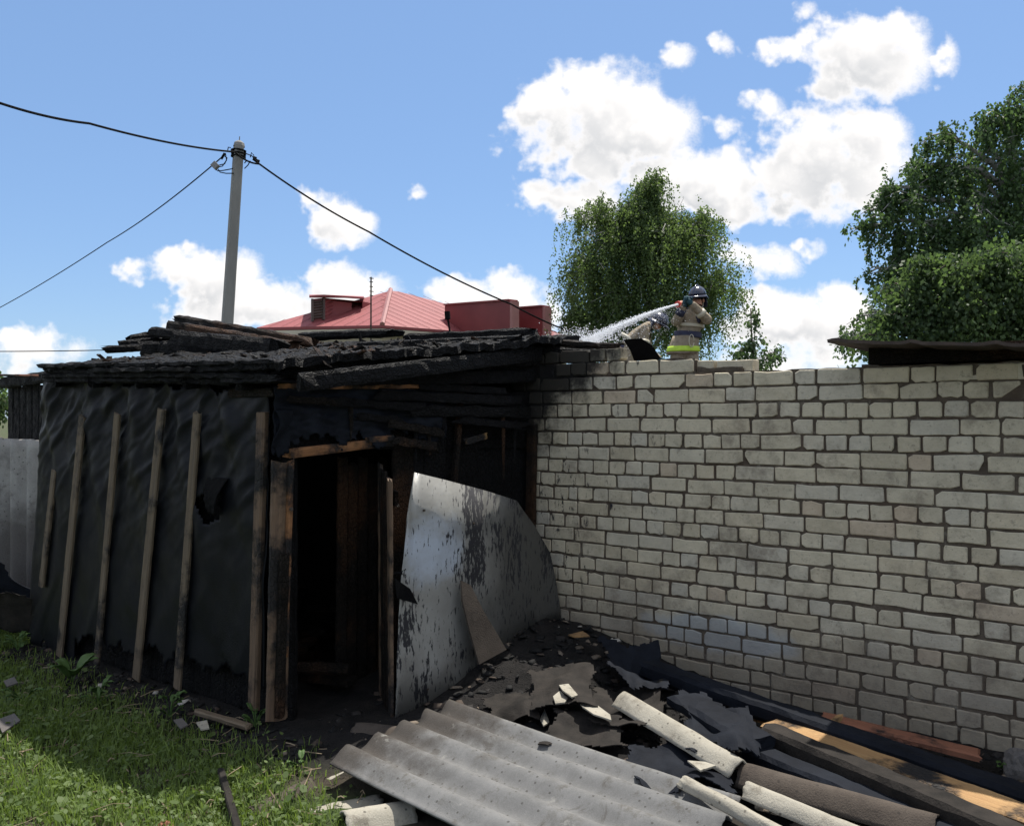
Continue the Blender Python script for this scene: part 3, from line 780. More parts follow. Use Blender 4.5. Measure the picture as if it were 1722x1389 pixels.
# burnt boards heaped on the shed roof
def plank(p0, p1, w, h, mat, label, seed, name='charred_plank', cat='plank', group=None, **k):
    return tag(rough_beam(name, p0, p1, w, h, mat, None, seed, **k), label, cat, group)
G = 'charred boards heaped on the shed roof'
for i, (a, b, w, h, lab) in enumerate([
    ((302, 537, 7.7), (524, 576, 6.9), .10, .075, 'topmost charred board sloping down to the right across the roof heap'),
    ((284, 548, 7.5), (500, 584, 6.7), .12, .09, 'charred board lying just under the topmost board of the roof heap'),
    ((262, 558, 7.5), (430, 582, 6.8), .12, .085, 'short charred board with its split end jutting left below the roof heap top'),
    ((190, 588, 7.2), (300, 580, 7.6), .12, .06, 'lowest charred board jutting out at the left tip of the roof heap'),
    ((202, 580, 7.4), (330, 566, 7.8), .12, .07, 'charred board resting on the left tip of the roof heap'),
    ((226, 572, 7.6), (330, 556, 8.0), .14, .10, 'thick charred board leaning up under the left side of the roof heap'),
    ((300, 572, 7.1), (470, 588, 6.5), .14, .15, 'broad charred board at the foot of the roof heap'),
    ((250, 588, 7.2), (420, 586, 6.8), .14, .13, 'blackened beam buried under the middle of the roof heap'),
    ((300, 556, 7.7), (440, 576, 7.2), .14, .19, 'thick blackened beam filling the core of the roof heap'),
    ((516, 566, 7.2), (664, 560, 6.8), .14, .06, 'short charred beam lying in front of the red roofed house'),
    ((690, 570, 6.9), (892, 560, 6.5), .16, .07, 'long charred beam along the rear roof edge below the red parapets'),
    ((610, 582, 6.6), (872, 570, 6.2), .14, .05, 'charred beam lying across the middle of the shed roof'),
    ((880, 574, 6.6), (1040, 584, 6.5), .16, .05, 'burnt beam end running over the sooty top of the brick wall'),
    ((900, 590, 6.55), (1010, 596, 6.4), .14, .06, 'stub of burnt beam bedded in the sooty bricks'),
]):
    plank(at(*a), at(*b), w, h, M['char'] if i not in (0, 1, 12) else M['char_brown'], lab, 200 + i, group=G, amp=.010, ragged=.08, nl=26)
m = MB(); m.tube([at(757, 560, 6.7), at(753, 536, 6.7)], .008, 6); m.tube([at(753, 537, 6.7), at(752, 524, 6.7)], .022, 8)
tag(m.build('metal_rod', M['soot']), 'thin upright rod with a thick tip sticking out of the shed roof', 'rod')
m = MB(); m.tube([at(607, 574, 6.6), at(604, 560, 6.6)], .012, 6); tag(m.build('metal_stub', M['soot']), 'tiny burnt stub poking up from the shed roof below the antenna', 'rod')

# ------------------------------------------------------------------ leaning metal sheet
def build_sheet_metal():
    t = MT('galvanised_sheet'); v = t.pos()
    c = t.ramp(t.noise(v, 3, 6, .65), [(.3, (.25, .245, .225)), (.7, (.37, .37, .35))])
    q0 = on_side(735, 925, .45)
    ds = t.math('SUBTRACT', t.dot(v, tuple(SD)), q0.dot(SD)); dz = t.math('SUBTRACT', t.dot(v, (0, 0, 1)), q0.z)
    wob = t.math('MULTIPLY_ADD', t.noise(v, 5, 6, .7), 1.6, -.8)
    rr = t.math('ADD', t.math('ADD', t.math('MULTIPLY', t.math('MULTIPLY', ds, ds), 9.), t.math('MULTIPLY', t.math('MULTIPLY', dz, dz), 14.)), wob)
    c = t.mix(t.rng(rr, .0, 1.0, .85, 0), c, (.52, .59, .70))          # cleaner zinc patch, with a pale blue sky reflection painted into its colour
    sg = t.math('ADD', ds, t.math('MULTIPLY_ADD', t.noise(v, 2.2, 5, .6), 1.0, -.5))
    c = t.mix(t.rng(sg, .10, .80, 0, .85), c, (.055, .054, .050))      # soot towards the brick wall
    c = t.mix(t.rng(t.math('ADD', t.dot(v, (0, 0, 1)), t.math('MULTIPLY_ADD', t.noise(v, 3, 5), .7, -.35)), .05, .45, .6, 0), c, (.12, .115, .10))
    st = t.noise(t.scale(v, (30, 30, 9)), 1.6, 5, .65)
    reg = t.noise(t.scale(v, (2.2, 2.2, .7)), 1.5, 5, .6)
    pa = on_side(668, 900, .45).dot(SD); pb = on_side(806, 900, .45).dot(SD)
    along = t.math('MULTIPLY', t.math('SUBTRACT', t.math('ADD', t.dot(v, tuple(SD)), t.math('MULTIPLY_ADD', reg, .3, -.15)), pb), 1 / .16)
    band = t.math('MULTIPLY', t.rng(t.math('MULTIPLY', along, along), 0, 1, 1, 0), t.rng(t.dot(v, (0, 0, 1)), .55, .8))
    thr = t.math('SUBTRACT', st, t.math('MULTIPLY', t.math('MAXIMUM', t.rng(reg, .45, .72), band), .20))
    k = t.rng(thr, .335, .41, 1, 0)
    c = t.mix(k, c, (.018, .018, .022))
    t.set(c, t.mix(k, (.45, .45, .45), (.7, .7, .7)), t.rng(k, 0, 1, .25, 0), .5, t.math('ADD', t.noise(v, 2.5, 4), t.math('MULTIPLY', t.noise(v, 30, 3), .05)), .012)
    A = ground_at(661, 1216); B = on_wall(951, 1042) - NN * .02
    B0 = Vector((B.x, B.y, 0)); A0 = Vector((A.x, A.y, 0)); ax = (B0 - A0).normalized(); nr = Vector((ax.y, -ax.x, 0))
    out = [(661, 1216), (706, 1206), (752, 1184), (800, 1142), (850, 1102), (905, 1062), (951, 1040), (944, 985), (930, 930), (904, 884), (872, 842), (812, 824), (748, 808), (692, 794), (684, 850), (672, 960), (664, 1100)]
    pts = [on_plane(x, y, A0, nr) for x, y in out]
    uv = [((p - A0).dot(ax), p.z) for p in pts]
    # grid filled inside the outline
    bm = bmesh.new(); vs = [bm.verts.new((u, 0, z)) for u, z in uv]; f = bm.faces.new(vs)
    bmesh.ops.triangulate(bm, faces=[f]); bmesh.ops.subdivide_edges(bm, edges=bm.edges[:], cuts=4, use_grid_fill=True)
    Ln = (B0 - A0).length
    for q in bm.verts:
        u, z = q.co.x, q.co.z
        dd = .035 * math.sin(u * 2.6 + .5) + .02 * nz(u * 2.2, z * 2.2, 4.) - .05 * max(0, z - .9) * (u / Ln)
        q.co = A0 + ax * u + nr * dd + Vector((0, 0, z))
    bm.normal_update()
    me = bpy.data.meshes.new('metal_sheet'); bm.to_mesh(me); bm.free(); me.materials.append(t.m); smooth(me)
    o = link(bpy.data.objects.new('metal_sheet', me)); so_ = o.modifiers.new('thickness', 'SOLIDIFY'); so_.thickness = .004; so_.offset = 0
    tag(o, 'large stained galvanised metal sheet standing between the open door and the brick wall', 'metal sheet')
    # rivets
    for (x, y) in ((712, 858), (796, 880), (692, 998), (718, 1158), (866, 1090)):
        m = MB(); p = on_plane(x, y, A0 + nr * .03, nr); m.tube([p - nr * .03, p + nr * .012], .007, 7); m.build('rivet', M['asb_brown'], o)
    # strip leaning on it
    q = [(776, 976), (792, 984), (815, 1030), (852, 1092), (806, 1117), (790, 1060), (778, 1010)]
    m = MB(); m.poly([on_plane(x, y, A0 + nr * (.10 + (y - 976) * .0006), nr) for x, y in q], -nr * .012)
    tag(m.build('roofing_strip', M['asb_brown']), 'tapering grey-brown strip leaning against the stained metal sheet', 'strip')
    # soot-black shard of tin beside the hasp
    m = MB(); m.poly([on_plane(x, y, A0 + nr * .10, nr) for x, y in ((664, 972), (690, 990), (703, 1016), (668, 1006))], -nr * .004)
    tag(m.build('tin_shard', M['soot']), 'small black pointed tin shard below the hasp of the open door', 'shard')
build_sheet_metal()

# ------------------------------------------------------------------ debris in front
def corrugated(name, O, u, w, length, width, pitch, amp, mat, label, cat, th=.008, sag=0., ph=0., rag=.01, seed=0, group=None, nl=14, upv=None, shear=0.):
    O = Vector(O); u = Vector(u).normalized(); w = Vector(w); w = (w - u * w.dot(u)).normalized(); n = u.cross(w)
    if n.z < 0 and upv is None: n = -n
    if upv is not None and n.dot(upv) < 0: n = -n
    nv = max(8, int(width / pitch * 12))
    def fn(a, b):
        y = b * width; x = a * length + shear * y
        if a == 0: x -= rag * nz(y * 8, seed + 1.); 
        if a == 1: x += rag * nz(y * 8, seed + 5.)
        h = amp * math.cos(2 * math.pi * (y / pitch + ph)) - sag * math.sin(math.pi * a) + .004 * nz(x * 3, y * 3, seed)
        return O + u * x + w * y + n * h
    m = MB(); m.sheet(fn, nl, nv, th)
    return tag(m.build(name, mat, None, True), label, cat, group)
A = Vector((-.379, 5.02, .13)); U = Vector((.735, -.677, -.010)); Wd = Vector((-.60, -.80, .02))
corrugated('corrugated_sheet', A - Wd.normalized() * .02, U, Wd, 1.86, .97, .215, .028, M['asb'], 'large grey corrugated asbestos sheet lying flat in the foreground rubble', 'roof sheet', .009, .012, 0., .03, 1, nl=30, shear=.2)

def ridge(name, p0, p1, w, h, mat, label, seed=0, th=.009, open_=1.0, cat='ridge cap', roll=0., group='curved ridge pieces in the rubble', rag=.015):
    p0, p1 = Vector(p0), Vector(p1); ax = (p1 - p0); L = ax.length; ax.normalize()
    u = Vector((0, 0, 1)); u = (u - ax * u.dot(ax)).normalized(); b = ax.cross(u)
    R = Matrix.Rotation(roll, 3, ax); u = R @ u; b = R @ b
    def fn(i, j):
        t = (j - .5) * 2; x = i * L + (rag * nz(j * 5, seed) if i in (0, 1) else 0)
        y = t * w / 2 ; z = h * (math.cos(t * math.pi * .5 * open_) if abs(t) < 1 else 0)
        return p0 + ax * x + b * (y + .004 * nz(x * 6, j * 3, seed)) + u * (z + .004 * nz(x * 5, j * 4, seed + 3))
    m = MB(); m.sheet(fn, 18, 14, th)
    return tag(m.build(name, mat, None, True), label, cat, group)
ridge('ridge_cap', ground_at(1046, 1186, .22), ground_at(1244, 1306, .15), .145, .075, M['asb_white'], 'cream ridge cap lying diagonally on the black rubble', 3, roll=-.15)
ridge('ridge_cap', ground_at(1258, 1334, .17), ground_at(1470, 1425, .16), .11, .05, M['asb_white'], 'pale ridge piece running off the bottom edge below the brown ridge', 5, roll=.1)
ridge('ridge_cap', ground_at(1150, 1316, .15), ground_at(1330, 1412, .14), .07, .03, M['asb_white'], 'thin pale ridge sliver beside the large corrugated sheet', 6, roll=.4)
ridge('ridge_cap', ground_at(1246, 1312, .12), ground_at(1575, 1404, .10), .17, .08, M['asb_brown'], 'long dark brown ridge piece between pale ridges and charred beams', 7)
ridge('ridge_cap', ground_at(1400, 1352, .10), ground_at(1600, 1384, .12), .22, .02, M['asb_white'], 'flat pale slab under the brown ridge near the bottom right', 8)
ridge('ridge_cap', at(420, 1372, 3.9), at(522, 1322, 4.22), .10, .035, M['asb_brown'], 'mossy brown ridge shard lying on the grass', 9)
ridge('ridge_cap', at(576, 1392, 3.78), at(692, 1374, 3.92), .18, .07, M['asb_white'], 'white curved shard at the bottom edge under the large sheet', 10)
ridge('ridge_cap', at(505, 1372, 3.95), at(640, 1346, 4.10), .14, .018, M['asb_white'], 'flat whitish shard beside the white curved shard', 11)
ridge('ridge_cap', at(540, 1326, 4.26), at(592, 1302, 4.42), .07, .03, M['asb_white'], 'small pale curved shard near the left corner of the large sheet', 12)
ridge('ridge_cap', at(520, 1356, 4.08), at(640, 1322, 4.30), .16, .014, M['asb_brown'], 'brown flat shard tucked under the left end of the large sheet', 13)
ridge('ridge_cap', at(600, 1225, 4.95), at(668, 1232, 4.85), .14, .03, M['asb_brown'], 'dark shard between the doorway and the large sheet', 14)
ridge('ridge_cap', at(1160, 1340, 3.98), at(1260, 1400, 3.6), .22, .015, M['felt_old'], 'dark flat piece between the large sheet and pale sliver', 15)

# beams and boards against the brick wall
G2 = 'burnt beams along the foot of the brick wall'
PZ = ground_at
plank(PZ(1088, 1124, .27), PZ(1740, 1350, .12), .13, .10, M['felt_tar'], 'long black beam nearest the foot of the brick wall', 301, 'burnt_beam', 'beam', G2, amp=.006, nl=40)
plank(PZ(1296, 1218, .18), PZ(1790, 1396, .17), .19, .05, M['pine'], 'raw yellow pine board bare between two dark beams', 302, 'pine_board', 'board', G2, amp=.004, nl=40)
plank(PZ(1380, 1206, .15), PZ(1646, 1270, .09), .12, .04, M['redpine'], 'reddish scorched board against the foot of the brick wall', 303, 'scorched_board', 'board', G2, amp=.004)
plank(PZ(1290, 1234, .20), PZ(1740, 1424, .16), .13, .10, M['felt_old'], 'dull brown beam in front of the raw pine board', 304, 'burnt_beam', 'beam', G2, amp=.006, nl=40)
plank(PZ(1262, 1266, .15), PZ(1680, 1440, .10), .13, .09, M['felt_tar'], 'blue-black beam between the brown beam and the brown ridge', 305, 'burnt_beam', 'beam', G2, amp=.006, nl=40)
plank(PZ(1212, 1190, .16), PZ(1305, 1212, .15), .13, .03, M['pine'], 'short yellow pine offcut showing under the black beam', 306, 'pine_board', 'board', G2, amp=.004)
plank(PZ(1150, 1176, .24), PZ(1276, 1252, .22), .20, .07, M['felt_tar'], 'short tarred board across the end of the brown beams', 307, 'burnt_board', 'board', G2, amp=.012)
plank(PZ(1392, 1222, .17), PZ(1412, 1206, .19), .03, .03, M['pine'], 'small pine stub standing between the black and red boards', 308, 'pine_stub', 'board', G2, amp=.003)
plank(PZ(1470, 1420, .08), PZ(1760, 1500, .08), .18, .03, M['asb_brown'], 'long dark board at the bottom edge right of the pale ridge', 309, 'burnt_board', 'board', G2, amp=.006)
plank(PZ(372, 1298, .06), PZ(410, 1430, .05), .034, .034, M['felt_old'], 'dark metal pipe lying in the grass towards the camera', 310, 'metal_pipe', 'pipe', amp=.001)
# torn felt and curled black pieces
def rag(name, pts, mat, label, seed, amp=.03, n=12, th=.005, cat='roofing felt', group='torn black felt in the rubble'):
    a, b, c, d = [Vector(p) for p in pts]
    def fn(u, v):
        p = a.lerp(b, u).lerp(d.lerp(c, u), v)
        return p + Vector((0, 0, amp * mn.noise(Vector((u * 2.2 + seed, v * 2.2, seed * 1.7))) + .18 * amp * mn.noise(Vector((u * 6, v * 6 + seed, 3.)))))
    kp = lambda u, v: min(u, v, 1 - u, 1 - v) > .07 + .12 * nz(u * 3.5 + seed, v * 3.5, 5., 4)
    m = MB(); m.sheet(fn, n, n, th, kp)
    return tag(m.build(name, mat, None), label, cat, group)
def ground4(l, dz): return [ground_at(x, y, z + dz) for x, y, z in l]
G_ = ground_at
rag('felt_piece', [G_(930, 1196, .16), G_(1060, 1180, .20), G_(1056, 1256, .17), G_(900, 1256, .10)], M['felt_old'], 'brownish torn felt under the small white shards', 1, .06, 34)
rag('felt_piece', [G_(990, 1150, .22), G_(1130, 1140, .26), G_(1120, 1226, .22), G_(975, 1226, .17)], M['felt_old'], 'dark torn felt behind the upper end of the cream ridge cap', 2, .07, 34)
rag('felt_piece', [G_(1040, 1246, .16), G_(1180, 1250, .16), G_(1250, 1340, .14), G_(1070, 1320, .11)], M['felt_tar'], 'glossy black felt in front of the cream ridge cap', 3, .06, 34)
rag('felt_piece', [G_(1130, 1150, .26), G_(1270, 1190, .25), G_(1290, 1290, .22), G_(1150, 1262, .20)], M['felt_tar'], 'blue-black curled felt at the head of the beams', 4, .09, 34)
rag('felt_piece', [G_(1000, 1084, .34), G_(1110, 1090, .30), G_(1130, 1166, .26), G_(1030, 1156, .28)], M['felt_tar'], 'black crumpled felt against the brick wall foot', 5, .09, 34)
rag('felt_piece', [G_(880, 1120, .26), G_(1000, 1106, .32), G_(1010, 1190, .24), G_(890, 1204, .16)], M['felt_old'], 'dark felt spread over the ash heap right of the metal sheet', 6, .06, 34)
rag('felt_piece', [G_(800, 1176, .12), G_(900, 1150, .18), G_(920, 1210, .15), G_(830, 1214, .10)], M['felt_old'], 'flat dark felt scrap between the metal sheet and the large corrugated sheet', 7, .05, 30)
# small shards
def shard(pts, z, mat, label, name='asbestos_shard', th=.008, cat='shard', group='small pale shards on the ground'):
    m = MB(); q = [at(x, y, z) if z > 2 else ground_at(x, y, z) for x, y in pts]; m.poly([p + Vector((0, 0, .03 * nz(p.x * 9, p.y * 9, 3.) + (.09 if q[0].y > 3.6 and q[0].x > .2 else .03))) for p in q], (0, 0, -th))
    return tag(m.build(name, mat), label, cat, group)
shard([(976, 1208), (1004, 1212), (1026, 1230), (1028, 1238), (998, 1230), (980, 1220)], .14, M['asb_white'], 'white shard with a broken point on the dark felt')
shard([(940, 1178), (956, 1176), (972, 1190), (962, 1200), (946, 1192)], .17, M['asb_white'], 'crumpled whitish shard on the dark felt above the pointed one')
shard([(930, 1200), (944, 1188), (958, 1196), (950, 1210), (934, 1212)], .14, M['asb_white'], 'dirty pale lump beside the crumpled whitish shard')
shard([(908, 1214), (916, 1206), (924, 1218), (914, 1228)], .10, M['asb_white'], 'little pale shard at the edge of the large sheet')
shard([(1156, 1312), (1186, 1308), (1204, 1320), (1178, 1324)], .12, M['asb_white'], 'pale flat shard at the head of the thin ridge sliver')
shard([(778, 1166), (790, 1160), (793, 1166), (782, 1172)], .06, M['asb_white'], 'tiny white chip at the foot of the metal sheet')
shard([(955, 1090), (980, 1084), (992, 1092), (966, 1098)], .30, M['pine'], 'small yellow wood chip on the ash heap by the brick wall', 'wood_chip', cat='wood chip')
shard([(6, 1152), (24, 1146), (30, 1154), (12, 1160)], .05, M['asb_fence'], 'small grey shard in the grass near the left edge')
shard([(-6, 1216), (24, 1206), (34, 1218), (4, 1234)], .05, M['asb_fence'], 'pale grey shard in the grass at the left edge')
shard([(292, 1216), (306, 1212), (316, 1228), (304, 1236)], .05, M['asb_fence'], 'thin grey shard in the grass before the battened wall')
shard([(330, 1222), (348, 1220), (352, 1230), (338, 1234)], .05, M['asb_white'], 'small beige shard in the grass right of the thin grey one')
shard([(444, 1158), (456, 1150), (458, 1166), (446, 1172)], .14, M['asb_fence'], 'grey scrap caught at the foot of the corner post')
plank(ground_at(330, 1196, .07), ground_at(418, 1222, .05), .05, .03, M['batten'], 'thin broken batten lying in the grass before the corner post', 320, 'broken_batten', 'batten')
plank(ground_at(458, 1160, .20), ground_at(484, 1132, .3), .045, .02, M['jamb'], 'short splintered lath leaning at the doorway post', 321, 'broken_lath', 'lath')
# loose charcoal and rubble
def rubble():
    r = random.Random(3); V = []; Fc = []
    for i in range(6000):
        if r.random() < .75:
            s = r.uniform(-4.0, .2); o = r.uniform(3.3, 5.2)
            if o < 3.9 and r.random() < .5: continue
        else:
            s = r.uniform(-7.0, -3.6); o = r.uniform(2.6, 3.15)
        p = W(s, o, 0)
        if p.y < 2.6: continue
        z = gz(p.x, p.y); a = .003 + r.random() ** 4 * .026
        R = Matrix.Rotation(r.uniform(0, 6.28), 3, 'Z') @ Matrix.Rotation(r.uniform(-.8, .8), 3, 'X')
        b = len(V)
        for q in ((-1, -1, -.6), (1, -.8, -.6), (.9, 1, -.6), (-1, .8, -.6), (-.5, -.6, .6), (.7, -.4, .7), (.4, .6, .5), (-.6, .4, .7)):
            w = R @ Vector((q[0] * a * 1.6, q[1] * a, q[2] * a * .45)) + Vector((0, 0, z + a * .15)) + Vector((p.x, p.y, 0))
            V.append((w.x, w.y, w.z))
        for q in ((0, 3, 2, 1), (4, 5, 6, 7), (0, 1, 5, 4), (1, 2, 6, 5), (2, 3, 7, 6), (3, 0, 4, 7)): Fc.append(tuple(b + k for k in q))
    t = MT('charcoal_bits'); k = t.geo.outputs['Random Per Island']
    c = t.ramp(k, [(0, (.008, .008, .008)), (.55, (.02, .018, .017)), (.8, (.06, .045, .035)), (.93, (.16, .13, .10)), (.985, (.4, .38, .34))], 'CONSTANT')
    t.set(c, .85, 0, .3, t.noise(t.pos(), 90, 4), .003)
    tag(np_obj('charcoal_rubble', V, Fc, t.m), 'loose black charcoal and rubble strewn before the walls', 'rubble', kind='stuff')
rubble()

# ------------------------------------------------------------------ left of the shed: fence and fallen sheets
def left_side():
    G3 = 'corrugated sheets left of the shed'
    p = on_front(0, 745); 
    o0 = SHO + .25
    s0 = so_of(on_plane(-150, 900, NN * o0, NN))[0]; s9 = so_of(on_plane(74, 900, NN * o0, NN))[0]
    zt = on_plane(30, 738, NN * o0, NN).z
    corrugated('fence_sheet', W(s0, o0, -.02), (0, 0, 1), D, zt + .02, s9 - s0, .32, .06, M['asb_fence'], 'upright corrugated grey sheet with soot at the left edge of the photo', 'fence sheet', .008, 0, .1, .01, 2, G3, 20, upv=-NN)
    p = on_plane(79, 690, NN * (SHO + .12), NN); s1 = so_of(p)[0]
    corrugated('fence_sheet', W(s1 - .06, SHO + .12, .9), (0, 0, 1), D, p.z - .9, .10, .2, .02, M['asb_white'], 'narrow whitish upright strip beside the left corner of the shed', 'fence sheet', .008, 0, .2, .02, 4, G3, 14, upv=-NN)
    # dark charred annex behind it
    oa = SHO + .45; e = empty('charred_annex', W(-8.6, oa, 0), 'blackened board lean-to left of the battened wall', 'lean-to')
    sa, sb = so_of(on_plane(14, 700, NN * oa, NN))[0], so_of(on_plane(100, 700, NN * oa, NN))[0]
    n = int((sb - sa) / .125); zt = on_plane(40, 640, NN * oa, NN).z
    for i in range(n):
        s_ = sa + (i + .5) * (sb - sa) / n
        rough_beam('board', W(s_, oa, .0), W(s_ + .01, oa, zt - .03 * (i % 3)), .118, .025, M['char'], e, 400 + i, .006, up=NN)
    rough_beam('beam', on_plane(8, 644, NN * (oa - .06), NN), on_plane(96, 632, NN * (oa - .06), NN), .08, .10, M['char'], e, 410, .01)
    rough_beam('beam', on_plane(-60, 630, NN * (oa - .08), NN), on_plane(70, 632, NN * (oa - .08), NN), .05, .02, M['redpine'], e, 411, .003)
    rag('crumpled_sheet', [ground_at(-70, 1052, .0), ground_at(70, 1066, .02), at(74, 985, 7.0), at(-70, 915, 7.0)], M['felt_tar'], 'dark crumpled sheet leaning at the left edge below the fence', 11, .16, 24, cat='metal sheet', group='crumpled sheets left of the shed')
    rag('crumpled_sheet', [ground_at(-70, 1066, .02), ground_at(60, 1074, .03), at(66, 1010, 6.7), at(-70, 985, 6.7)], M['felt_old'], 'brownish crumpled sheet lying lowest at the left edge', 12, .12, 24, cat='metal sheet', group='crumpled sheets left of the shed')
left_side()
# black sheet and stone on the wall, stone by the wall foot
m = MB(); q = [(1048, 571), (1078, 569), (1096, 580), (1111, 602), (1104, 606), (1066, 606), (1060, 590)]
m.poly([at(x, y, 6.45 - (606 - y) * .003) for x, y in q], (.01, .05, 0))
tag(m.build('roofing_scrap', M['soot']), 'black bent scrap of roofing propped on top of the brick wall before the firefighters', 'roofing scrap')
def stone(p, r_, mat, label, seed):
    bm = bmesh.new(); bmesh.ops.create_icosphere(bm, subdivisions=3, radius=1)
    for v in bm.verts:
        k = 1 + .3 * nz(v.co.x * 1.3 + seed, v.co.y * 1.3, v.co.z * 1.3)
        v.co = Vector((v.co.x * r_[0], v.co.y * r_[1], v.co.z * r_[2])) * k
    me = bpy.data.meshes.new('stone'); bm.to_mesh(me); bm.free(); me.materials.append(mat)
    o = link(bpy.data.objects.new('stone', me)); o.location = p
    return tag(o, label, 'stone')
stone(ground_at(1712, 1288, .06), (.07, .06, .10), M['asb_fence'], 'grey stone at the foot of the brick wall by the right edge', 2)
stone(ground_at(276, 1392, .02), (.035, .03, .03), M['redpine'], 'small reddish stone in the grass at the bottom edge', 5)

# ------------------------------------------------------------------ house with the red roof
def house():
    B = at(643, 547, 25.0); ax = Vector((-.985, .17, 0)); bx = (at(990, 574, 30.2) - at(643, 547, 25.0)); bx.z = 0; LS = bx.length; bx.normalize()
    h = empty('red_roof_house', (B.x, B.y, 0), 'far cream house with a red metal hip roof, dormer and red parapets', 'house')
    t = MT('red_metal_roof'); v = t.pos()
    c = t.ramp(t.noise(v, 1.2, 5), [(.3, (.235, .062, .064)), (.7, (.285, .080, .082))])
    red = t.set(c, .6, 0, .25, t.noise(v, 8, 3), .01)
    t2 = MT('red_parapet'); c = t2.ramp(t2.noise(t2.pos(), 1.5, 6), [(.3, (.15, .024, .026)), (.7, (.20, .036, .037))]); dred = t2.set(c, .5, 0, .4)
    cream = simple('cream_wall', [(.3, (.48, .42, .33)), (.7, (.58, .52, .42))], 2, .85)
    grey = simple('brown_louvre', [(.3, (.07, .05, .045)), (.7, (.11, .08, .07))], 4, .6)
    LF = 3.9                     # along the front (to the left), along the side
    ez = B.z
    c0 = Vector((B.x, B.y, ez)); c1 = c0 + ax * LF; c2 = c1 + bx * LS; c3 = c0 + bx * LS
    ap = at(657, 489, 28.4)
    ap2 = ap + bx * .3
    m = MB(); m.add([c0, c1, c2, c3, ap, ap2, c0 - Vector((0, 0, .08)), c1 - Vector((0, 0, .08)), c2 - Vector((0, 0, .08)), c3 - Vector((0, 0, .08))],
                    [(0, 4, 1), (0, 3, 5, 4), (1, 4, 5, 2), (2, 5, 3), (6, 7, 8, 9), (0, 1, 7, 6), (1, 2, 8, 7), (2, 3, 9, 8), (3, 0, 6, 9)])
    roof = m.build('roof', red, h)
    # standing seams and hip caps
    def on_tri(a, b, c_, n, which):
        for i in range(1, n):
            f = i / n; p = a.lerp(b, f)
            # go straight up the slope until the hips
            k = 1 - abs(2 * f - 1) if which else 1
            base_mid = a.lerp(b, .5); updir = (c_ - base_mid)
            if which: q = p + updir * k * .98
            sm = MB(); nn = (b - a).cross(c_ - a).normalized(); nn = nn if nn.z > 0 else -nn
            sm.tube([p + nn * .02, q + nn * .02], .006, 4, True); sm.build('seam', red, roof)
    on_tri(c0, c1, ap, 10, True)
    mid = c0.lerp(c3, .5)
    for i in range(1, 20):
        f = i / 20; p = c0.lerp(c3, f); e_ = ap.lerp(ap2, .5)
        k = min(1, min(f, 1 - f) / .42)
        q = p.lerp(Vector((e_.x, e_.y, e_.z)) + bx * ((f - .5) * LS * (1 if k < 1 else .2)), k * .97)
        sm = MB(); nn = (c3 - c0).cross(ap - c0).normalized(); nn = nn if nn.z > 0 else -nn
        sm.tube([p + nn * .02, p.lerp(c0.lerp(c3, f) + (e_ - mid), k * .97) + nn * .02], .006, 4); sm.build('seam', red, roof)
    pale = simple('hip_cap', [(.3, (.30, .13, .12)), (.7, (.36, .17, .155))], 3, .5)
    m = MB(); m.tube([c0 + Vector((0, 0, .03)), ap + Vector((0, 0, .04))], .075, 6); m.build('hip_cap', pale, roof)
    # walls under the eaves
    m = MB(); ins = .45
    w0, w1, w2, w3 = c0 + (ax + bx) * ins, c1 + (bx - ax) * ins, c2 - (ax + bx) * ins, c3 + (ax - bx) * ins
    m.add([Vector((q.x, q.y, 0)) for q in (w0, w1, w2, w3)] + [Vector((q.x, q.y, ez - .09)) for q in (w0, w1, w2, w3)], [(0, 1, 5, 4), (1, 2, 6, 5), (2, 3, 7, 6), (3, 0, 4, 7)])
    m.build('wall', cream, h)
    m = MB(); m.add([c0 - Vector((0, 0, .1)), c1 - Vector((0, 0, .1)), c1 - Vector((0, 0, .26)), c0 - Vector((0, 0, .26)), c3 - Vector((0, 0, .1)), c3 - Vector((0, 0, .26))], [(0, 1, 2, 3), (0, 3, 5, 4)])
    m.build('eave_board', cream, h)
    # dormer with a louvred face
    fn_ = (c1 - c0).cross(ap - c0).normalized()
    onr = lambda x, y: on_plane(x, y, c0, fn_)
    d0, d1, d2 = onr(526, 541), onr(545, 538), onr(608, 506)
    DY = d1.y; dt0, dt1 = at(526, 503, d0.y), at(545, 501, d1.y)
    d2.z = dt1.z
    back = bx * 1.3
    m = MB(); m.add([d1, d2, dt1, d1 + back, dt1 + back, d2 + back, d0, dt0, d0 + back, dt0 + back],
                    [(0, 1, 2), (0, 2, 7, 6), (6, 7, 9, 8), (2, 1, 5, 4), (3, 4, 5)])
    dm = m.build('dormer', red, h)
    for i in range(7):
        f = (i + .5) / 7; a = d0.lerp(dt0, .08 + .84 * f) - Vector((0, .04, 0)); b = d1.lerp(dt1, .08 + .84 * f) - Vector((0, .04, 0))
        s_ = MB(); s_.tube([a + (b - a) * .1, b - (b - a) * .1], .035, 4); s_.build('slat', grey, dm)
    for a, b in ((d0, dt0), (d1, dt1)):
        s_ = MB(); s_.tube([a - Vector((0, .05, 0)), b - Vector((0, .05, 0))], .045, 4); s_.build('post', grey, dm)
    s_ = MB(); s_.poly([at(520, 501, DY - .2), at(545, 499, DY - .2), at(612, 503.5, DY + .6), at(612, 501.5, DY + 1.9), at(520, 499, DY + 1.1)], (0, 0, .06)); s_.build('dormer_roof', red, dm)
    for k in range(1, 6):
        f = k / 6; a = d1.lerp(dt1, f) ; s_ = MB(); s_.tube([a - Vector((0, .03, 0)), a.lerp(d2.lerp(dt1, f), .97) - Vector((0, .03, 0))], .02, 4); s_.build('cladding_rib', red, dm)
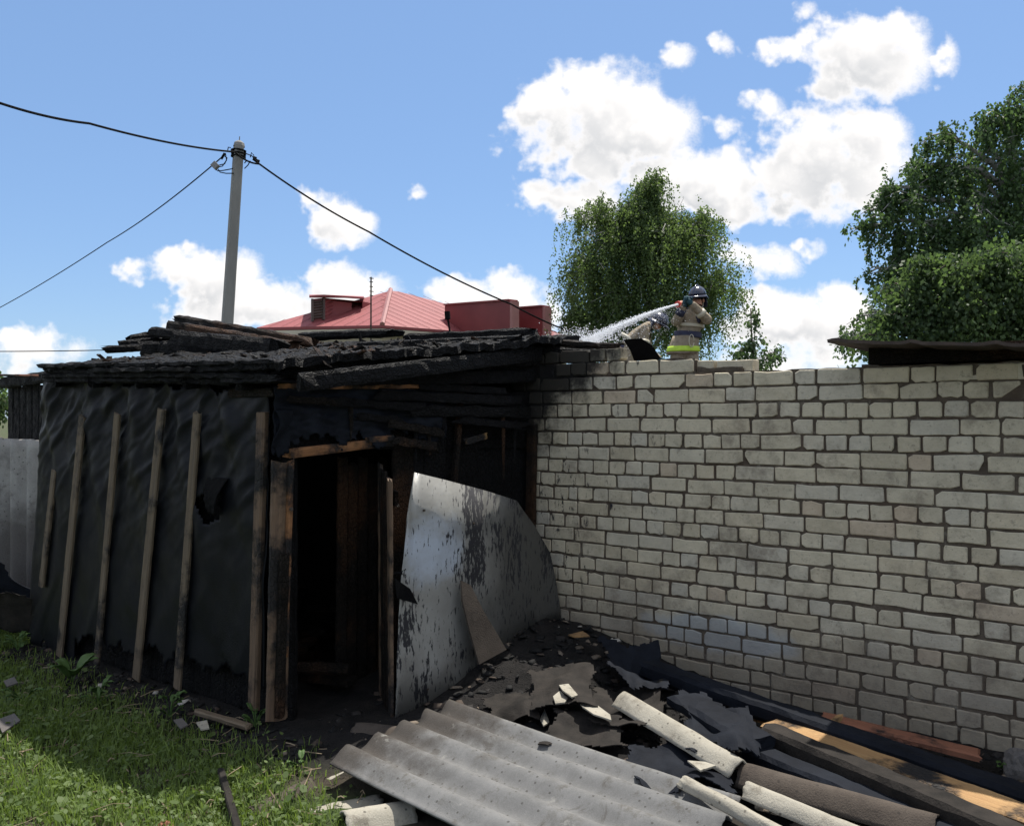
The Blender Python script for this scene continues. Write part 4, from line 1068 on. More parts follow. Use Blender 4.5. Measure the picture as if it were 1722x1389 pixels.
    # two red parapet walls
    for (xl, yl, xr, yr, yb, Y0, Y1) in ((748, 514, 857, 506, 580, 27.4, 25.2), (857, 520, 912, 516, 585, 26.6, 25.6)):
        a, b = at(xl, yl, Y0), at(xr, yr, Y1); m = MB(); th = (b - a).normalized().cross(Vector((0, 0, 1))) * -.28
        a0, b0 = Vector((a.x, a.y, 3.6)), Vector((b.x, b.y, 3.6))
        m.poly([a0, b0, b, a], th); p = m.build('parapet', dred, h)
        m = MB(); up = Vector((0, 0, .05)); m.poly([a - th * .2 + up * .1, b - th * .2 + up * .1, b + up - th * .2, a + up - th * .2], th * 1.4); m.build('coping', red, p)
        m = MB(); e = (b - a).normalized(); m.poly([b0 + e * .01, b0 + e * .11, b + e * .11, b + e * .01], th); m.build('end_trim', pale, p)
    # lower red roof further right
    m = MB(); m.poly([at(905, 548, 30), at(960, 566, 30), at(960, 590, 30), at(905, 590, 30)], (0, 3, .3)); m.build('lower_roof', red, h)
house()

# ------------------------------------------------------------------ antenna, pole, cables
def tv_antenna():
    Y = 21.0; m = MB(); b = at(623, 700, Y); b.z = 0; tp = at(624, 466, Y)
    a = empty('antenna_mast', b, 'thin television antenna mast in front of the red roof', 'antenna')
    m.tube([b, tp], [.03, .018], 6); m.build('mast', M['asb_brown'], a)
    for i, (y, w) in enumerate(((468, 5), (474, 4), (482, 4), (490, 5), (497, 4))):
        m = MB(); m.tube([at(623 - w * .3, y, Y), at(623 + w, y + .6, Y + .1)], .012, 5); m.build('crossbar', M['asb_brown'], a)
tv_antenna()
PY = 14.5
def utility_pole():
    con = simple('pole_concrete', [(.3, (.20, .195, .185)), (.7, (.28, .275, .26))], 3, .9, 50, .004, stretch=(1, 1, .25))
    top, mid = at(402, 246, PY), at(383, 540, PY); dr = (top - mid).normalized()
    base = mid - dr * (mid.z / dr.z)
    e = empty('utility_pole', base, 'leaning concrete utility pole carrying black cables', 'utility pole')
    L = (top - base).length; x = Vector((1, 0, 0)); x = (x - dr * x.dot(dr)).normalized(); y = dr.cross(x)
    R = Matrix.Rotation(math.radians(28), 3, dr); x = R @ x; y = R @ y
    m = MB(); V = []; n = 8
    for t in [-.03] + [i / 10 for i in range(11)]:
        w = .130 - .032 * t
        for (a, b) in ((-1, -.8), (-.8, -1), (.7, -.9), (.9, -.7), (.9, .7), (.7, .9), (-.8, 1), (-1, .8)): V.append(base + dr * L * t + x * a * w * .8 + y * b * w)
    k = 12
    Fc = [(i * n + j, i * n + (j + 1) % n, (i + 1) * n + (j + 1) % n, (i + 1) * n + j) for i in range(k - 1) for j in range(n)] + [tuple((k - 1) * n + j for j in range(n))]
    m.add(V, Fc); m.build('shaft', con, e)
    m = MB(); m.tube([top - dr * .01, top + dr * .05, top + dr * .09], [.10, .085, .03], 8); m.tube([top + dr * .05, top + dr * .16], .008, 5); m.build('cap', con, e)
    m = MB()
    for d_ in (.07, .12, .17): m.tube([top - dr * (d_ + .02), top - dr * d_], .128, 10)
    m.tube([top - dr * .12, at(389, 253, PY - .1)], .03, 6); m.build('clamp_band', M['soot'], e)
    g = simple('grey_box', [(.3, (.2, .2, .21)), (.7, (.28, .28, .29))], 4, .6)
    bx = at(362, 279, PY - .2); m = MB(); m.box(bx, (.10, .09, .10), Matrix.Rotation(.8, 3, 'Y')); m.build('junction_box', g, e)
    m = MB(); m.tube([at(372, 268, PY - .2), at(378, 258, PY - .2)], .022, 6); m.build('tension_clamp', M['soot'], e)
    for (x0, y0) in ((426, 265), (431, 270)):
        m = MB(); m.tube([at(x0, y0, PY), at(x0 + 5, y0 + 2, PY)], .025, 6); m.build('tension_clamp', M['soot'], e)
    for pts in ([(367, 285), (370, 290), (380, 292), (393, 292)], [(363, 284), (366, 288), (376, 287), (392, 284)], [(376, 262), (382, 266), (378, 276), (369, 278)], [(379, 258), (381, 270), (374, 280), (368, 281)],
                [(383, 253), (384, 248), (388, 249)], [(421, 265), (423, 257), (427, 262)], [(411, 284), (417, 278), (421, 271)], [(411, 275), (415, 270)], [(412, 258), (424, 263), (432, 272), (437, 277)]):
        m = MB(); m.tube([at(px, py, PY - .15) for px, py in pts], .009, 5); m.build('tail_wire', M['soot'], e)
utility_pole()
def cable(name, pts, r_, label, sag=0, n=28):
    m = MB(); P = [at(*p) for p in pts]; out = []
    for i in range(len(P) - 1):
        for k in range(n):
            t = k / n; q = P[i].lerp(P[i + 1], t); q.z -= sag * 4 * t * (1 - t); out.append(q)
    out.append(P[-1]); m.tube(out, r_, 6)
    return tag(m.build(name, M['soot']), label, 'cable', 'overhead cables')
cable('overhead_cable', [(-60, 152, 8.6), (150, 208, 10.6), (395, 256, PY - .2), (437, 276, PY - .1)], .015, 'thick black cable from the upper left corner to the pole top', .05)
cable('overhead_cable', [(425, 268, PY), (620, 390, 15.2), (860, 512, 16.4), (1010, 575, 17.2)], .016, 'thick black cable descending from the pole over the red roof', .06)
cable('overhead_cable', [(-60, 548, 24), (180, 408, 19), (374, 264, PY - .2)], .011, 'thin cable rising from the left edge to the pole', .08)
cable('overhead_cable', [(-60, 591, 26), (210, 588, 26)], .014, 'thin level cable low on the left behind the shed roof', .02)

# ------------------------------------------------------------------ trees
def leaf_mat(name, a, b, tr=.35):
    t = MT(name); k = t.geo.outputs['Random Per Island']
    c = t.ramp(t.math('ADD', t.math('MULTIPLY', k, .6), t.math('MULTIPLY', t.noise(t.pos(), .9, 3), .5)), [(.2, a), (.8, b)])
    t.set(c, .55, 0, .35)
    tl = t.N.new('ShaderNodeBsdfTranslucent'); ms = t.N.new('ShaderNodeMixShader'); ms.inputs[0].default_value = tr
    c2 = t.mix(.5, c, (b[0] * 1.6, b[1] * 1.7, b[2] * .8)); t.L.new(c2, tl.inputs[0])
    t.L.new(t.p.outputs[0], ms.inputs[1]); t.L.new(tl.outputs[0], ms.inputs[2]); t.L.new(ms.outputs[0], t.N['Material Output'].inputs[0])
    return t.m
M['birch_leaf'] = leaf_mat('birch_leaf', (.055, .092, .038), (.125, .18, .066), .5)
M['birch_leaf2'] = leaf_mat('birch_leaf_near', (.044, .080, .040), (.092, .15, .060), .45)
M['leaf_green'] = leaf_mat('broad_leaf', (.040, .072, .036), (.092, .142, .058), .5)
M['bark'] = simple('birch_bark', [(.30, (.04, .035, .03)), (.45, (.30, .29, .27)), (.8, (.48, .47, .45))], 4, .85, 30, .01, stretch=(1, 1, 3))
M['bark_dark'] = simple('dark_bark', [(.3, (.045, .036, .028)), (.7, (.11, .09, .07))], 6, .9, 20, .02, stretch=(1, 1, .3))
def leaves_np(P, T, size, rs, droop=.6):
    """one folded-diamond leaf at every point"""
    n = len(P); P = np.asarray(P); sz = size * rs.uniform(.65, 1.25, n)[:, None]
    a = rs.normal(size=(n, 3)); a[:, 2] -= droop * 2.2; a /= np.linalg.norm(a, axis=1)[:, None]
    b = np.cross(a, rs.normal(size=(n, 3))); b /= np.linalg.norm(b, axis=1)[:, None] + 1e-9
    v0 = P; v1 = P + a * sz * .5 + b * sz * .36; v2 = P + a * sz; v3 = P + a * sz * .5 - b * sz * .36
    V = np.stack([v0, v1, v2, v3], 1).reshape(-1, 3)
    return V, np.arange(n * 4).reshape(-1, 4)
def tree(name, label, lobes, Y, base, top, leafmat, barkmat, leaf, strands, per, hang, seed, depth=1.0, r0=.16, group=None, cat='tree', sc_=.03):
    rs = np.random.RandomState(seed); px = Y / F
    base = Vector(base); top = Vector(top)
    e = empty(name, base, label, cat, group)
    wood_ = MB()
    trunk = []
    for i in range(11):
        t = i / 10; q = base.lerp(top, t); q.x += .12 * math.sin(t * 5 + seed) * (1 - t * .3); q.y += .1 * math.sin(t * 4 + seed * 2); trunk.append(q)
    wood_.tube(trunk, [r0 * (1 - .93 * i / 10) + .008 for i in range(11)], 8)
    tot = sum(l[2] * l[3] for l in lobes); P = []
    for (lx, ly, rx, ry) in lobes:
        c = at(lx, ly, Y); n = max(6, int(strands * rx * ry / tot)); RX, RZ, RY = rx * px, ry * px, (rx + ry) * .5 * px * depth
        c.y += rs.uniform(-.35, .35) * RY
        # limb from the trunk to this lobe
        h = max(base.z + .3 * (top.z - base.z), min(c.z - .6 * RZ, base.z + .85 * (top.z - base.z)))
        t0 = (h - base.z) / (top.z - base.z); q = trunk[max(0, min(10, int(t0 * 10)))]
        limb = [q, q.lerp(c, .35) + Vector((0, 0, .18 * (c - q).length)), q.lerp(c, .75) + Vector((0, 0, .14 * (c - q).length)), c + Vector((0, 0, RZ * .55))]
        wood_.tube(limb, [r0 * .36, r0 * .26, r0 * .16, r0 * .06], 6)
        ntw = max(5, n // 9)
        tw = []
        for i in range(ntw):
            d = rs.normal(size=3); d[2] = abs(d[2]) * .9 - .25; d /= np.linalg.norm(d); k = rs.uniform(.55, 1.05) + .35 * (rs.rand() > .8)
            tip = c + Vector((d[0] * RX * k, d[1] * RY * k, d[2] * RZ * k)); st = limb[2].lerp(limb[3], rs.uniform(0, 1))
            mid = st.lerp(tip, .55) + Vector((0, 0, .16 * (tip - st).length)); tw.append((st, mid, tip))
            wood_.tube([st, mid, tip], [r0 * .07 + .004, r0 * .05 + .003, .004], 4, False)
        for i in range(n):
            st, mid, tip = tw[rs.randint(ntw)]; f = rs.uniform(.25, 1.0)
            p = (st.lerp(mid, f * 2) if f < .5 else mid.lerp(tip, f * 2 - 1)) + Vector(rs.normal(size=3) * (.17 * RX))
            ln = hang * (rs.uniform(.25, 1.1) + .7 * (rs.rand() > .9)) * RZ
            sx, sy = rs.normal(size=2) * .10
            out = Vector((p.x - c.x, p.y - c.y, 0)); out = out * (.25 / max(.3, out.length))
            for k in range(per):
                t = (k + rs.rand()) / per
                P.append((p.x + out.x * ln * t * (1.5 - t) + sx * ln * t + rs.normal() * sc_, p.y + out.y * ln * t + sy * ln * t + rs.normal() * sc_, p.z + ln * .10 * math.sin(t * 3.1) - ln * t ** 1.3 + rs.normal() * .03))
    V, Fa = leaves_np(P, None, leaf, rs)
    np_obj('crown', V, Fa, leafmat, e)
    wood_.build('trunk', barkmat, e, True)
    return e
by = 27.0
tree('birch_tree', 'tall drooping birch behind the two firefighters', [(1102, 318, 30, 46), (1090, 360, 50, 50), (1000, 375, 46, 50), (1190, 395, 30, 46), (1050, 420, 80, 66), (1125, 440, 84, 84), (990, 480, 56, 76), (1212, 500, 42, 60), (1075, 520, 100, 80), (1045, 370, 46, 44), (1150, 400, 44, 50), (1100, 400, 70, 60), (960, 545, 28, 52), (1160, 540, 70, 60), (1020, 560, 70, 50)],
     by, at(1090, 703, by) - Vector((0, 0, 1.8)), at(1104, 300, by), M['birch_leaf'], M['bark'], .080, 3900, 30, 1.45, 3, 1.0, .2, sc_=.04)
ry = 15.0
tree('birch_tree', 'large hanging birch reaching in from the right edge', [(1690, 190, 46, 36), (1740, 220, 60, 60), (1650, 235, 44, 34), (1590, 240, 46, 34), (1540, 290, 46, 32), (1580, 310, 50, 40), (1650, 300, 84, 66), (1470, 362, 42, 18), (1528, 350, 44, 40), (1540, 410, 50, 46), (1625, 400, 100, 74), (1715, 370, 64, 90), (1468, 468, 36, 15), (1500, 490, 40, 30), (1455, 545, 34, 26), (1412, 584, 22, 18), (1440, 576, 40, 26), (1800, 330, 80, 90), (1452, 392, 36, 16), (1490, 415, 46, 30), (1520, 450, 50, 40), (1580, 450, 60, 50), (1660, 440, 80, 60), (1500, 330, 40, 24), (1530, 520, 60, 36)],
     ry, (at(1740, 703, ry) - Vector((0, 0, 1.8))), at(1700, 190, ry), M['birch_leaf2'], M['bark'], .070, 2000, 24, 1.7, 5, .9, .2, sc_=.026)
ty = 12.5
tree('leafy_tree', 'dense leafy green tree in front of the right birch above the dark roof', [(1590, 470, 60, 44), (1650, 450, 56, 46), (1715, 470, 60, 60), (1540, 500, 46, 36), (1500, 545, 46, 30), (1550, 560, 60, 40), (1620, 530, 70, 52), (1690, 550, 70, 56), (1470, 580, 44, 24), (1760, 540, 60, 80), (1545, 455, 26, 22)],
     ty, (at(1660, 703, ty) - Vector((0, 0, 1.8))), at(1665, 420, ty), M['leaf_green'], M['bark_dark'], .074, 1150, 20, 1.5, 9, 1.0, .14, sc_=.10)
sy = 13.5
tree('birch_sapling', 'thin young sapling showing above the wall right of the firefighters', [(1271, 545, 12, 30), (1268, 580, 24, 24), (1298, 598, 30, 16), (1248, 600, 26, 20), (1275, 610, 40, 22)],
     sy, (at(1272, 703, sy) - Vector((0, 0, 1.8))), at(1272, 518, sy), M['birch_leaf2'], M['bark_dark'], .06, 130, 10, .8, 12, .8, .03)
tree('green_bush', 'green bush glimpsed at the far left edge beyond the fence', [(-20, 690, 40, 50), (-70, 670, 60, 60)], 16., (at(-30, 703, 16.) - Vector((0, 0, 1.8))), at(-30, 640, 16.), M['leaf_green'], M['bark_dark'], .09, 500, 10, .5, 15, .9, .06, cat='bush')

# ------------------------------------------------------------------ grass and weeds
def grass():
    rs = np.random.RandomState(4)
    def ok(x, y):
        s, o = so_of(Vector((x, y, 0)))
        if o > SHO - .10 and s > -7.15: return 0
        if o > 4.2: return 0
        edge = -1.12 + (4.9 - y) * .50 + .22 * nz(x * 2, y * 2, 6.) + .1 * nz(x * 6, y * 6)
        if x > edge: return 0
        k = 1.0
        if s > -7.1: k *= min(1, max(.05, (SHO - .25 - o) / .45))
        k *= min(1, .35 + max(0, (edge - x) * 2.2))
        k *= .35 + 1.3 * max(0, min(1, .5 + 1.3 * nz(x * 1.7, y * 1.7, 9.)))
        return min(1, k)
    def scatter(n):
        out = []
        while len(out) < n:
            x = rs.uniform(-5.4, -.3); y = rs.uniform(2.5, 7.6)
            if abs(x) > y * .75 + .3: continue
            if rs.rand() < ok(x, y): out.append((x, y, gz(x, y)))
        return np.array(out)
    # blades
    B = scatter(62000); n = len(B); h = rs.uniform(.025, .075, n) * (1 + .5 * (rs.rand(n) > .93)); a = rs.uniform(0, 6.283, n); ln = rs.uniform(.15, .9, n) * h
    d = np.stack([np.cos(a), np.sin(a), np.zeros(n)], 1); sd = np.stack([-np.sin(a), np.cos(a), np.zeros(n)], 1); w = rs.uniform(.0016, .0035, n)[:, None]
    z = np.array([0, 0, 1.])
    v0, v1 = B - sd * w, B + sd * w; mid = B + z * (h * .6)[:, None] + d * (ln * .35)[:, None]; tip = B + z * (h * .95)[:, None] + d * ln[:, None]
    V = np.stack([v0, v1, mid + sd * w * .8, mid - sd * w * .8, tip], 1).reshape(-1, 3)
    i = np.arange(n)[:, None] * 5
    Fa = np.concatenate([i + np.array([[0, 1, 2]]), i + np.array([[0, 2, 3]]), i + np.array([[3, 2, 4]])], 0)
    gm = leaf_mat('grass_blade', (.072, .115, .026), (.165, .235, .056), .4)
    tag(np_obj('grass', V, Fa, gm), 'short green grass growing before the shed', 'grass', kind='stuff')
    # small broad leaves (clover, knotweed)
    B = scatter(15000); n = len(B); a = rs.uniform(0, 6.283, n); L = rs.uniform(.010, .030, n) * (1 + .8 * (rs.rand(n) > .9)); el = rs.uniform(-.1, .7, n); hz = rs.uniform(.01, .055, n)
    d = np.stack([np.cos(a) * np.cos(el), np.sin(a) * np.cos(el), np.sin(el)], 1); sd = np.stack([-np.sin(a), np.cos(a), rs.normal(0, .3, n)], 1)
    B[:, 2] += hz; L = L[:, None]
    V = np.stack([B, B + d * L * .35 + sd * L * .36, B + d * L * .75 + sd * L * .3, B + d * L, B + d * L * .75 - sd * L * .3, B + d * L * .35 - sd * L * .36], 1).reshape(-1, 3)
    tag(np_obj('ground_cover', V, np.arange(n * 6).reshape(-1, 6), leaf_mat('clover_leaf', (.060, .098, .026), (.125, .180, .050), .4)), 'small broad leaved weeds mixed in the grass', 'weeds', kind='stuff')
grass()
def litter():
    r = random.Random(31); m = MB()
    for i in range(260):
        x = r.uniform(-3.6, -.7); y = r.uniform(3.4, 5.6); s_, o_ = so_of(Vector((x, y, 0)))
        if o_ > SHO - .08: continue
        a = r.uniform(0, 6.28); L = .03 + r.random() ** 2 * .16; z = gz(x, y) + r.uniform(.02, .05)
        p = Vector((x, y, z)); d = Vector((math.cos(a), math.sin(a), r.uniform(-.15, .15)))
        m.tube([p, p + d * L * .5 + Vector((0, 0, r.uniform(-.01, .015))), p + d * L], r.uniform(.0012, .0035), 4)
    tag(m.build('dry_stalks', simple('dry_stalk', [(.3, (.16, .12, .075)), (.7, (.30, .24, .16))], 9, .9)), 'dry straw and broken stalks scattered in the grass', 'straw', kind='stuff')
litter()
def big_leaf(m, p, d, L, w, seed):
    d = Vector(d).normalized(); s = d.cross(Vector((0, 0, 1))).normalized()
    def fn(u, v):
        t = u; wd = w * math.sin(math.pi * min(1, t * .92 + .05)) ** .7 * (1 - .25 * t)
        y = (v - .5) * 2
        return p + d * (L * t) + s * (wd * y * .5) + Vector((0, 0, L * .30 * math.sin(t * 2.4) + abs(y) * wd * .14 + .012 * nz(t * 5, y * 3, seed)))
    m.sheet(fn, 8, 6, .0015)
def weed(x, y, n, L, w, h, label, seed):
    r = random.Random(seed); p = ground_at(x, y); p.z = gz(p.x, p.y)
    e = empty('weed_plant', p, label, 'weed', 'weeds by the shed')
    st = MB(); m = MB()
    for i in range(n):
        a = r.uniform(0, 6.28); q = p + Vector((math.cos(a) * .03, math.sin(a) * .03, h * r.uniform(.2, 1)))
        st.tube([p, p.lerp(q, .6) + Vector((0, 0, .01)), q], .003, 4)
        lf = MB(); big_leaf(lf, q, (math.cos(a), math.sin(a), r.uniform(-.1, .5)), L * r.uniform(.6, 1.1), w * r.uniform(.6, 1.1), seed + i); lf.build('leaf', M['weed'], e, True)
    st.build('stem', M['weed'], e)
M['weed'] = leaf_mat('weed_leaf', (.050, .105, .026), (.095, .165, .045), .3)
weed(122, 1150, 5, .19, .15, .09, 'burdock with one broad leaf against the battened wall', 1)
weed(165, 1190, 9, .09, .035, .12, 'narrow leaved weed below the burdock', 2)
weed(285, 1208, 9, .075, .055, .13, 'bright leafy weed before the middle battens', 3)
weed(430, 1226, 9, .06, .04, .10, 'small leafy weed at the foot of the corner post', 4)
weed(40, 1180, 8, .10, .05, .07, 'low leafy weed near the left edge', 5)
weed(505, 1300, 8, .06, .045, .05, 'low weed by the rim of the black ash', 6)
weed(1706, 1304, 12, .06, .045, .06, 'bright green weed at the foot of the brick wall by the grey stone', 7)
weed(30, 1100, 8, .09, .05, .10, 'leafy weed under the crumpled sheets at the left', 8)

# ------------------------------------------------------------------ firefighters
def skin_body(name, joints, edges, mats, pick):
    me = bpy.data.meshes.new(name); ks = list(joints); me.from_pydata([joints[k][0] for k in ks], [(ks.index(a), ks.index(b)) for a, b in edges], [])
    o = bpy.data.objects.new(name, me); COL.objects.link(o)
    o.modifiers.new('skin', 'SKIN'); ss = o.modifiers.new('sub', 'SUBSURF'); ss.levels = 2; ss.render_levels = 2
    for i, k in enumerate(ks):
        rr = joints[k][1]; sv = me.skin_vertices[0].data[i]; sv.radius = rr if isinstance(rr, tuple) else (rr, rr); sv.use_root = (k == 'pelvis')
    dg = bpy.context.evaluated_depsgraph_get(); me2 = bpy.data.meshes.new_from_object(o.evaluated_get(dg))
    o.modifiers.clear(); o.data = me2
    me2.materials.clear()
    for m in mats: me2.materials.append(m)
    for p in me2.polygons: p.material_index = pick(p.center); p.use_smooth = True
    return o
M['coat'] = simple('turnout_coat', [(.3, (.235, .19, .13)), (.7, (.33, .275, .20))], 14, .9, 11, .05)
M['skin'] = simple('skin', [(.3, (.36, .17, .11)), (.7, (.44, .23, .15))], 6, .6)
M['navy'] = simple('navy_cloth', [(.3, (.020, .022, .05)), (.7, (.04, .045, .085))], 12, .7)
M['lime'] = simple('lime_band', [(.3, (.42, .62, .04)), (.7, (.52, .74, .07))], 12, .5)
M['silver'] = simple('silver_band', [(.3, (.44, .40, .30)), (.7, (.55, .51, .40))], 12, .4)
M['helmet'] = simple('helmet_shell', [(.3, (.022, .026, .05)), (.7, (.05, .056, .09))], 5, .22, 30, .0, 0, .6)
M['glove'] = simple('glove', [(.3, (.012, .05, .07)), (.7, (.03, .09, .11))], 12, .8)
M['red'] = simple('red_plastic', [(.3, (.5, .05, .04)), (.7, (.6, .08, .06))], 8, .4)
def helmet(o, c, fwd, s=1.0):
    fwd = Vector(fwd).normalized(); up = Vector((0, 0, 1)); up = (up - fwd * up.dot(fwd)).normalized(); rt = fwd.cross(up)
    R = Matrix((rt, fwd, up)).transposed()
    m = MB(); n = 16; V = []; Fc = []
    for i in range(8):
        a = i / 7 * math.pi * .5
        for k in range(n):
            q = 2 * math.pi * k / n; rr = math.cos(a) if i < 7 else 0.02
            V.append(c + R @ Vector((.125 * rr * math.cos(q), .150 * rr * math.sin(q), .135 * math.sin(a) + .02)) * s)
    for i in range(7):
        for k in range(n): Fc.append((i * n + k, i * n + (k + 1) % n, (i + 1) * n + (k + 1) % n, (i + 1) * n + k))
    m.add(V, Fc)
    br = []
    for k in range(n):
        q = 2 * math.pi * k / n; b = 1.22 + .12 * math.sin(q)
        br.append(c + R @ Vector((.125 * b * math.cos(q), .150 * b * math.sin(q), -.0 - .02 * (math.sin(q) < 0))) * s)
    b0 = len(m.v); m.v += [tuple(v) for v in br]; m.v += [tuple(v - up * .012) for v in br]
    for k in range(n):
        m.f.append((k, (k + 1) % n, b0 + (k + 1) % n, b0 + k)); m.f.append((b0 + k, b0 + (k + 1) % n, b0 + n + (k + 1) % n, b0 + n + k))
    h = m.build('helmet', M['helmet'], o, True)
    m = MB()   # crest and neck flap
    m.tube([c + R @ Vector((0, .13 * math.cos(a), .145 * math.sin(a) + .02)) * s for a in [i * .314 for i in range(11)]], .014, 6); m.build('crest', M['helmet'], h, True)
    m = MB()
    def fn(u, v):
        q = math.pi * (1.08 + .84 * u); return c + R @ Vector((.128 * math.cos(q), .150 * math.sin(q), .0 - .16 * v)) * s
    m.sheet(fn, 10, 3, .006); m.build('neck_flap', M['navy'], h, True)
def fingers(o, w, d, grip, seed):
    """a gloved hand: palm, four bent fingers and a thumb closed round what it holds"""
    d = Vector(d).normalized(); g = Vector(grip).normalized(); s = d.cross(g).normalized(); m = MB()
    w = Vector(w); m.tube([w - d * .03, w + d * .03, w + d * .075], [.032, .042, .036], 8)
    for i in range(4):
        b = w + d * .07 + s * (.03 - .02 * i); L = (.075, .085, .08, .062)[i]
        m.tube([b, b + d * L * .4, b + d * L * .55 + g * L * .4, b + d * L * .2 + g * L * .75], [.011, .011, .010, .008], 6)
    b = w + d * .015 + s * .036; m.tube([b, b + s * .025 + d * .03, b + d * .055 + g * .035 + s * .012], [.013, .012, .009], 6)
    m.build('glove', M['glove'], o, True)
def ring(o, name, c, rx, ry, h, mat, tilt=0., flare=1.0, th=.012, n=24, lean=0.):
    m = MB()
    def fn(u, v):
        q = 2 * math.pi * u; k = 1 + (flare - 1) * (1 - v)
        return Vector(c) + Vector((rx * k * math.cos(q) + lean * (v - .5), ry * k * math.sin(q), (v - .5) * h + tilt * math.cos(q)))
    m.sheet(fn, n, 3, th); return m.build(name, mat, o, True)
FY = 12.5
def firefighter_standing():
    O = at(1159, 703, FY); O.z = 1.9
    def pick(c):
        if c.z > 1.49 and c.y > -.20 and .0 < c.x < .26: return 1
        return 0
    J = {'pelvis': ((-.07, 0, .92), (.16, .13)), 'waist': ((-.02, 0, 1.10), (.155, .12)), 'chest': ((.04, .01, 1.30), (.175, .13)), 'neck': ((.085, -.01, 1.47), .075), 'jaw': ((.10, -.02, 1.545), (.075, .08)), 'head': ((.115, -.02, 1.64), (.085, .10)),
         'shl': ((-.11, -.02, 1.38), .082), 'ell': ((-.24, -.12, 1.25), .070), 'wrl': ((-.15, -.27, 1.45), .055), 'hal': ((-.125, -.30, 1.50), .045),
         'shr': ((.205, -.02, 1.385), .086), 'elr': ((.225, -.24, 1.27), .074), 'wrr': ((-.01, -.34, 1.49), .055), 'har': ((-.05, -.35, 1.52), .045),
         'hl': ((-.17, 0, .84), .125), 'kl': ((-.20, -.05, .48), .095), 'al': ((-.22, .0, .10), .065), 'fl': ((-.24, -.14, .05), .05),
         'hr': ((.03, 0, .84), .125), 'kr': ((.06, -.03, .48), .095), 'ar': ((.08, .02, .10), .065), 'fr': ((.09, -.12, .05), .05)}
    E = [('pelvis', 'waist'), ('waist', 'chest'), ('chest', 'neck'), ('neck', 'jaw'), ('jaw', 'head'), ('chest', 'shl'), ('shl', 'ell'), ('ell', 'wrl'), ('wrl', 'hal'), ('chest', 'shr'), ('shr', 'elr'), ('elr', 'wrr'), ('wrr', 'har'),
         ('pelvis', 'hl'), ('hl', 'kl'), ('kl', 'al'), ('al', 'fl'), ('pelvis', 'hr'), ('hr', 'kr'), ('kr', 'ar'), ('ar', 'fr')]
    o = skin_body('person', J, E, [M['coat'], M['skin']], pick)
    tag(o, 'standing firefighter in tan coat and dark helmet aiming a hose nozzle', 'person')
    def fix(f, *a, **k):
        before = set(bpy.data.objects); f(*a, **k)
    ring(o, 'coat_skirt', (-.075, 0, .955), .185, .15, .26, M['coat'], 0, 1.22, .016, lean=.06)
    ring(o, 'reflective_band', (-.086, 0, .895), .226, .183, .075, M['lime'], 0, 1.05, .012, lean=.015)
    ring(o, 'belt', (-.02, 0, 1.105), .190, .150, .085, M['navy'], -.012, 1.02, .014)
    ring(o, 'chest_band', (.015, 0, 1.235), .200, .158, .045, M['silver'], -.015, 1.0, .008)
    ring(o, 'collar', (.085, 0, 1.475), .088, .095, .07, M['coat'], 0, 1.15, .012)
    helmet(o, Vector((.115, -.02, 1.655)), Vector((-.55, -.8, -.12)))
    fc = MB(); fd = Vector((-.55, -.8, -.1)).normalized(); hc = Vector((.112, -.02, 1.60)); sd = fd.cross(Vector((0, 0, 1)))
    fc.tube([hc + fd * .085 + Vector((0, 0, .01)), hc + fd * .118 - Vector((0, 0, .025)), hc + fd * .085 - Vector((0, 0, .04))], [.010, .016, .012], 6)
    for k in (-1, 1): fc.tube([hc + sd * .09 * k + Vector((0, 0, .015)), hc + sd * .1 * k - Vector((0, 0, .03))], .014, 6)
    fc.build('nose_and_ears', M['skin'], o, True)
    ey = MB()
    for k in (-1, 1): ey.tube([hc + fd * .086 + sd * .032 * k + Vector((0, 0, .012)), hc + fd * .096 + sd * .032 * k + Vector((0, 0, .012))], .009, 6)
    ey.tube([hc + fd * .085 - sd * .022 - Vector((0, 0, .066)), hc + fd * .09 - Vector((0, 0, .066)), hc + fd * .085 + sd * .022 - Vector((0, 0, .066))], .007, 5); ey.build('eyes_and_mouth', M['navy'], o)
    st = MB(); st.tube([Vector((.12, .1, 1.63)) + Vector((.10, -.06, 0)), Vector((.19, -.02, 1.50)), Vector((.13, -.09, 1.50))], .009, 5); st.build('chin_strap', M['silver'], o)
    # cuffs
    def cuff(a, b, r_, mat, name):
        a, b = Vector(a), Vector(b); m = MB(); m.tube([a, b], [r_ * 1.03, r_], 12); m.build(name, mat, o, True)
    a, b = Vector(J['elr'][0]), Vector(J['wrr'][0]); cuff(a.lerp(b, .42), a.lerp(b, .60), .074, M['silver'], 'sleeve_band')
    a, b = Vector(J['ell'][0]), Vector(J['wrl'][0]); cuff(a.lerp(b, .62), a.lerp(b, .98), .066, M['navy'], 'cuff')
    fingers(o, J['hal'][0], (.2, -.1, 1), (.0, -1, .1), 1); fingers(o, J['har'][0], (-.7, -.2, .6), (-.1, -1, -.3), 2)
    lp = MB(); lp.tube([Vector((-.01 + .035 * math.cos(k * .5), -.21, 1.0 + .09 * math.sin(k * .5))) for k in range(13)], .007, 5); lp.build('rope_loop', M['silver'], o, True)
    for ch in [c for c in bpy.data.objects if c.parent == o]: ch.matrix_parent_inverse = Matrix.Identity(4)
    for h in [c for c in bpy.data.objects if c.parent and c.parent.parent == o]: h.matrix_parent_inverse = Matrix.Identity(4)
    o.location = O
    # nozzle with red ring, held at face height; hose running down behind
    nz_ = empty('hose_nozzle', O + Vector((-.03, -.42, 1.56)), 'red tipped hose nozzle held by the standing firefighter', 'nozzle')
    d = (at(985, 572, 8.0) - at(1137, 513, FY - .4)).normalized(); p1 = at(1140, 512, FY - .40); p0 = p1 - d * .30
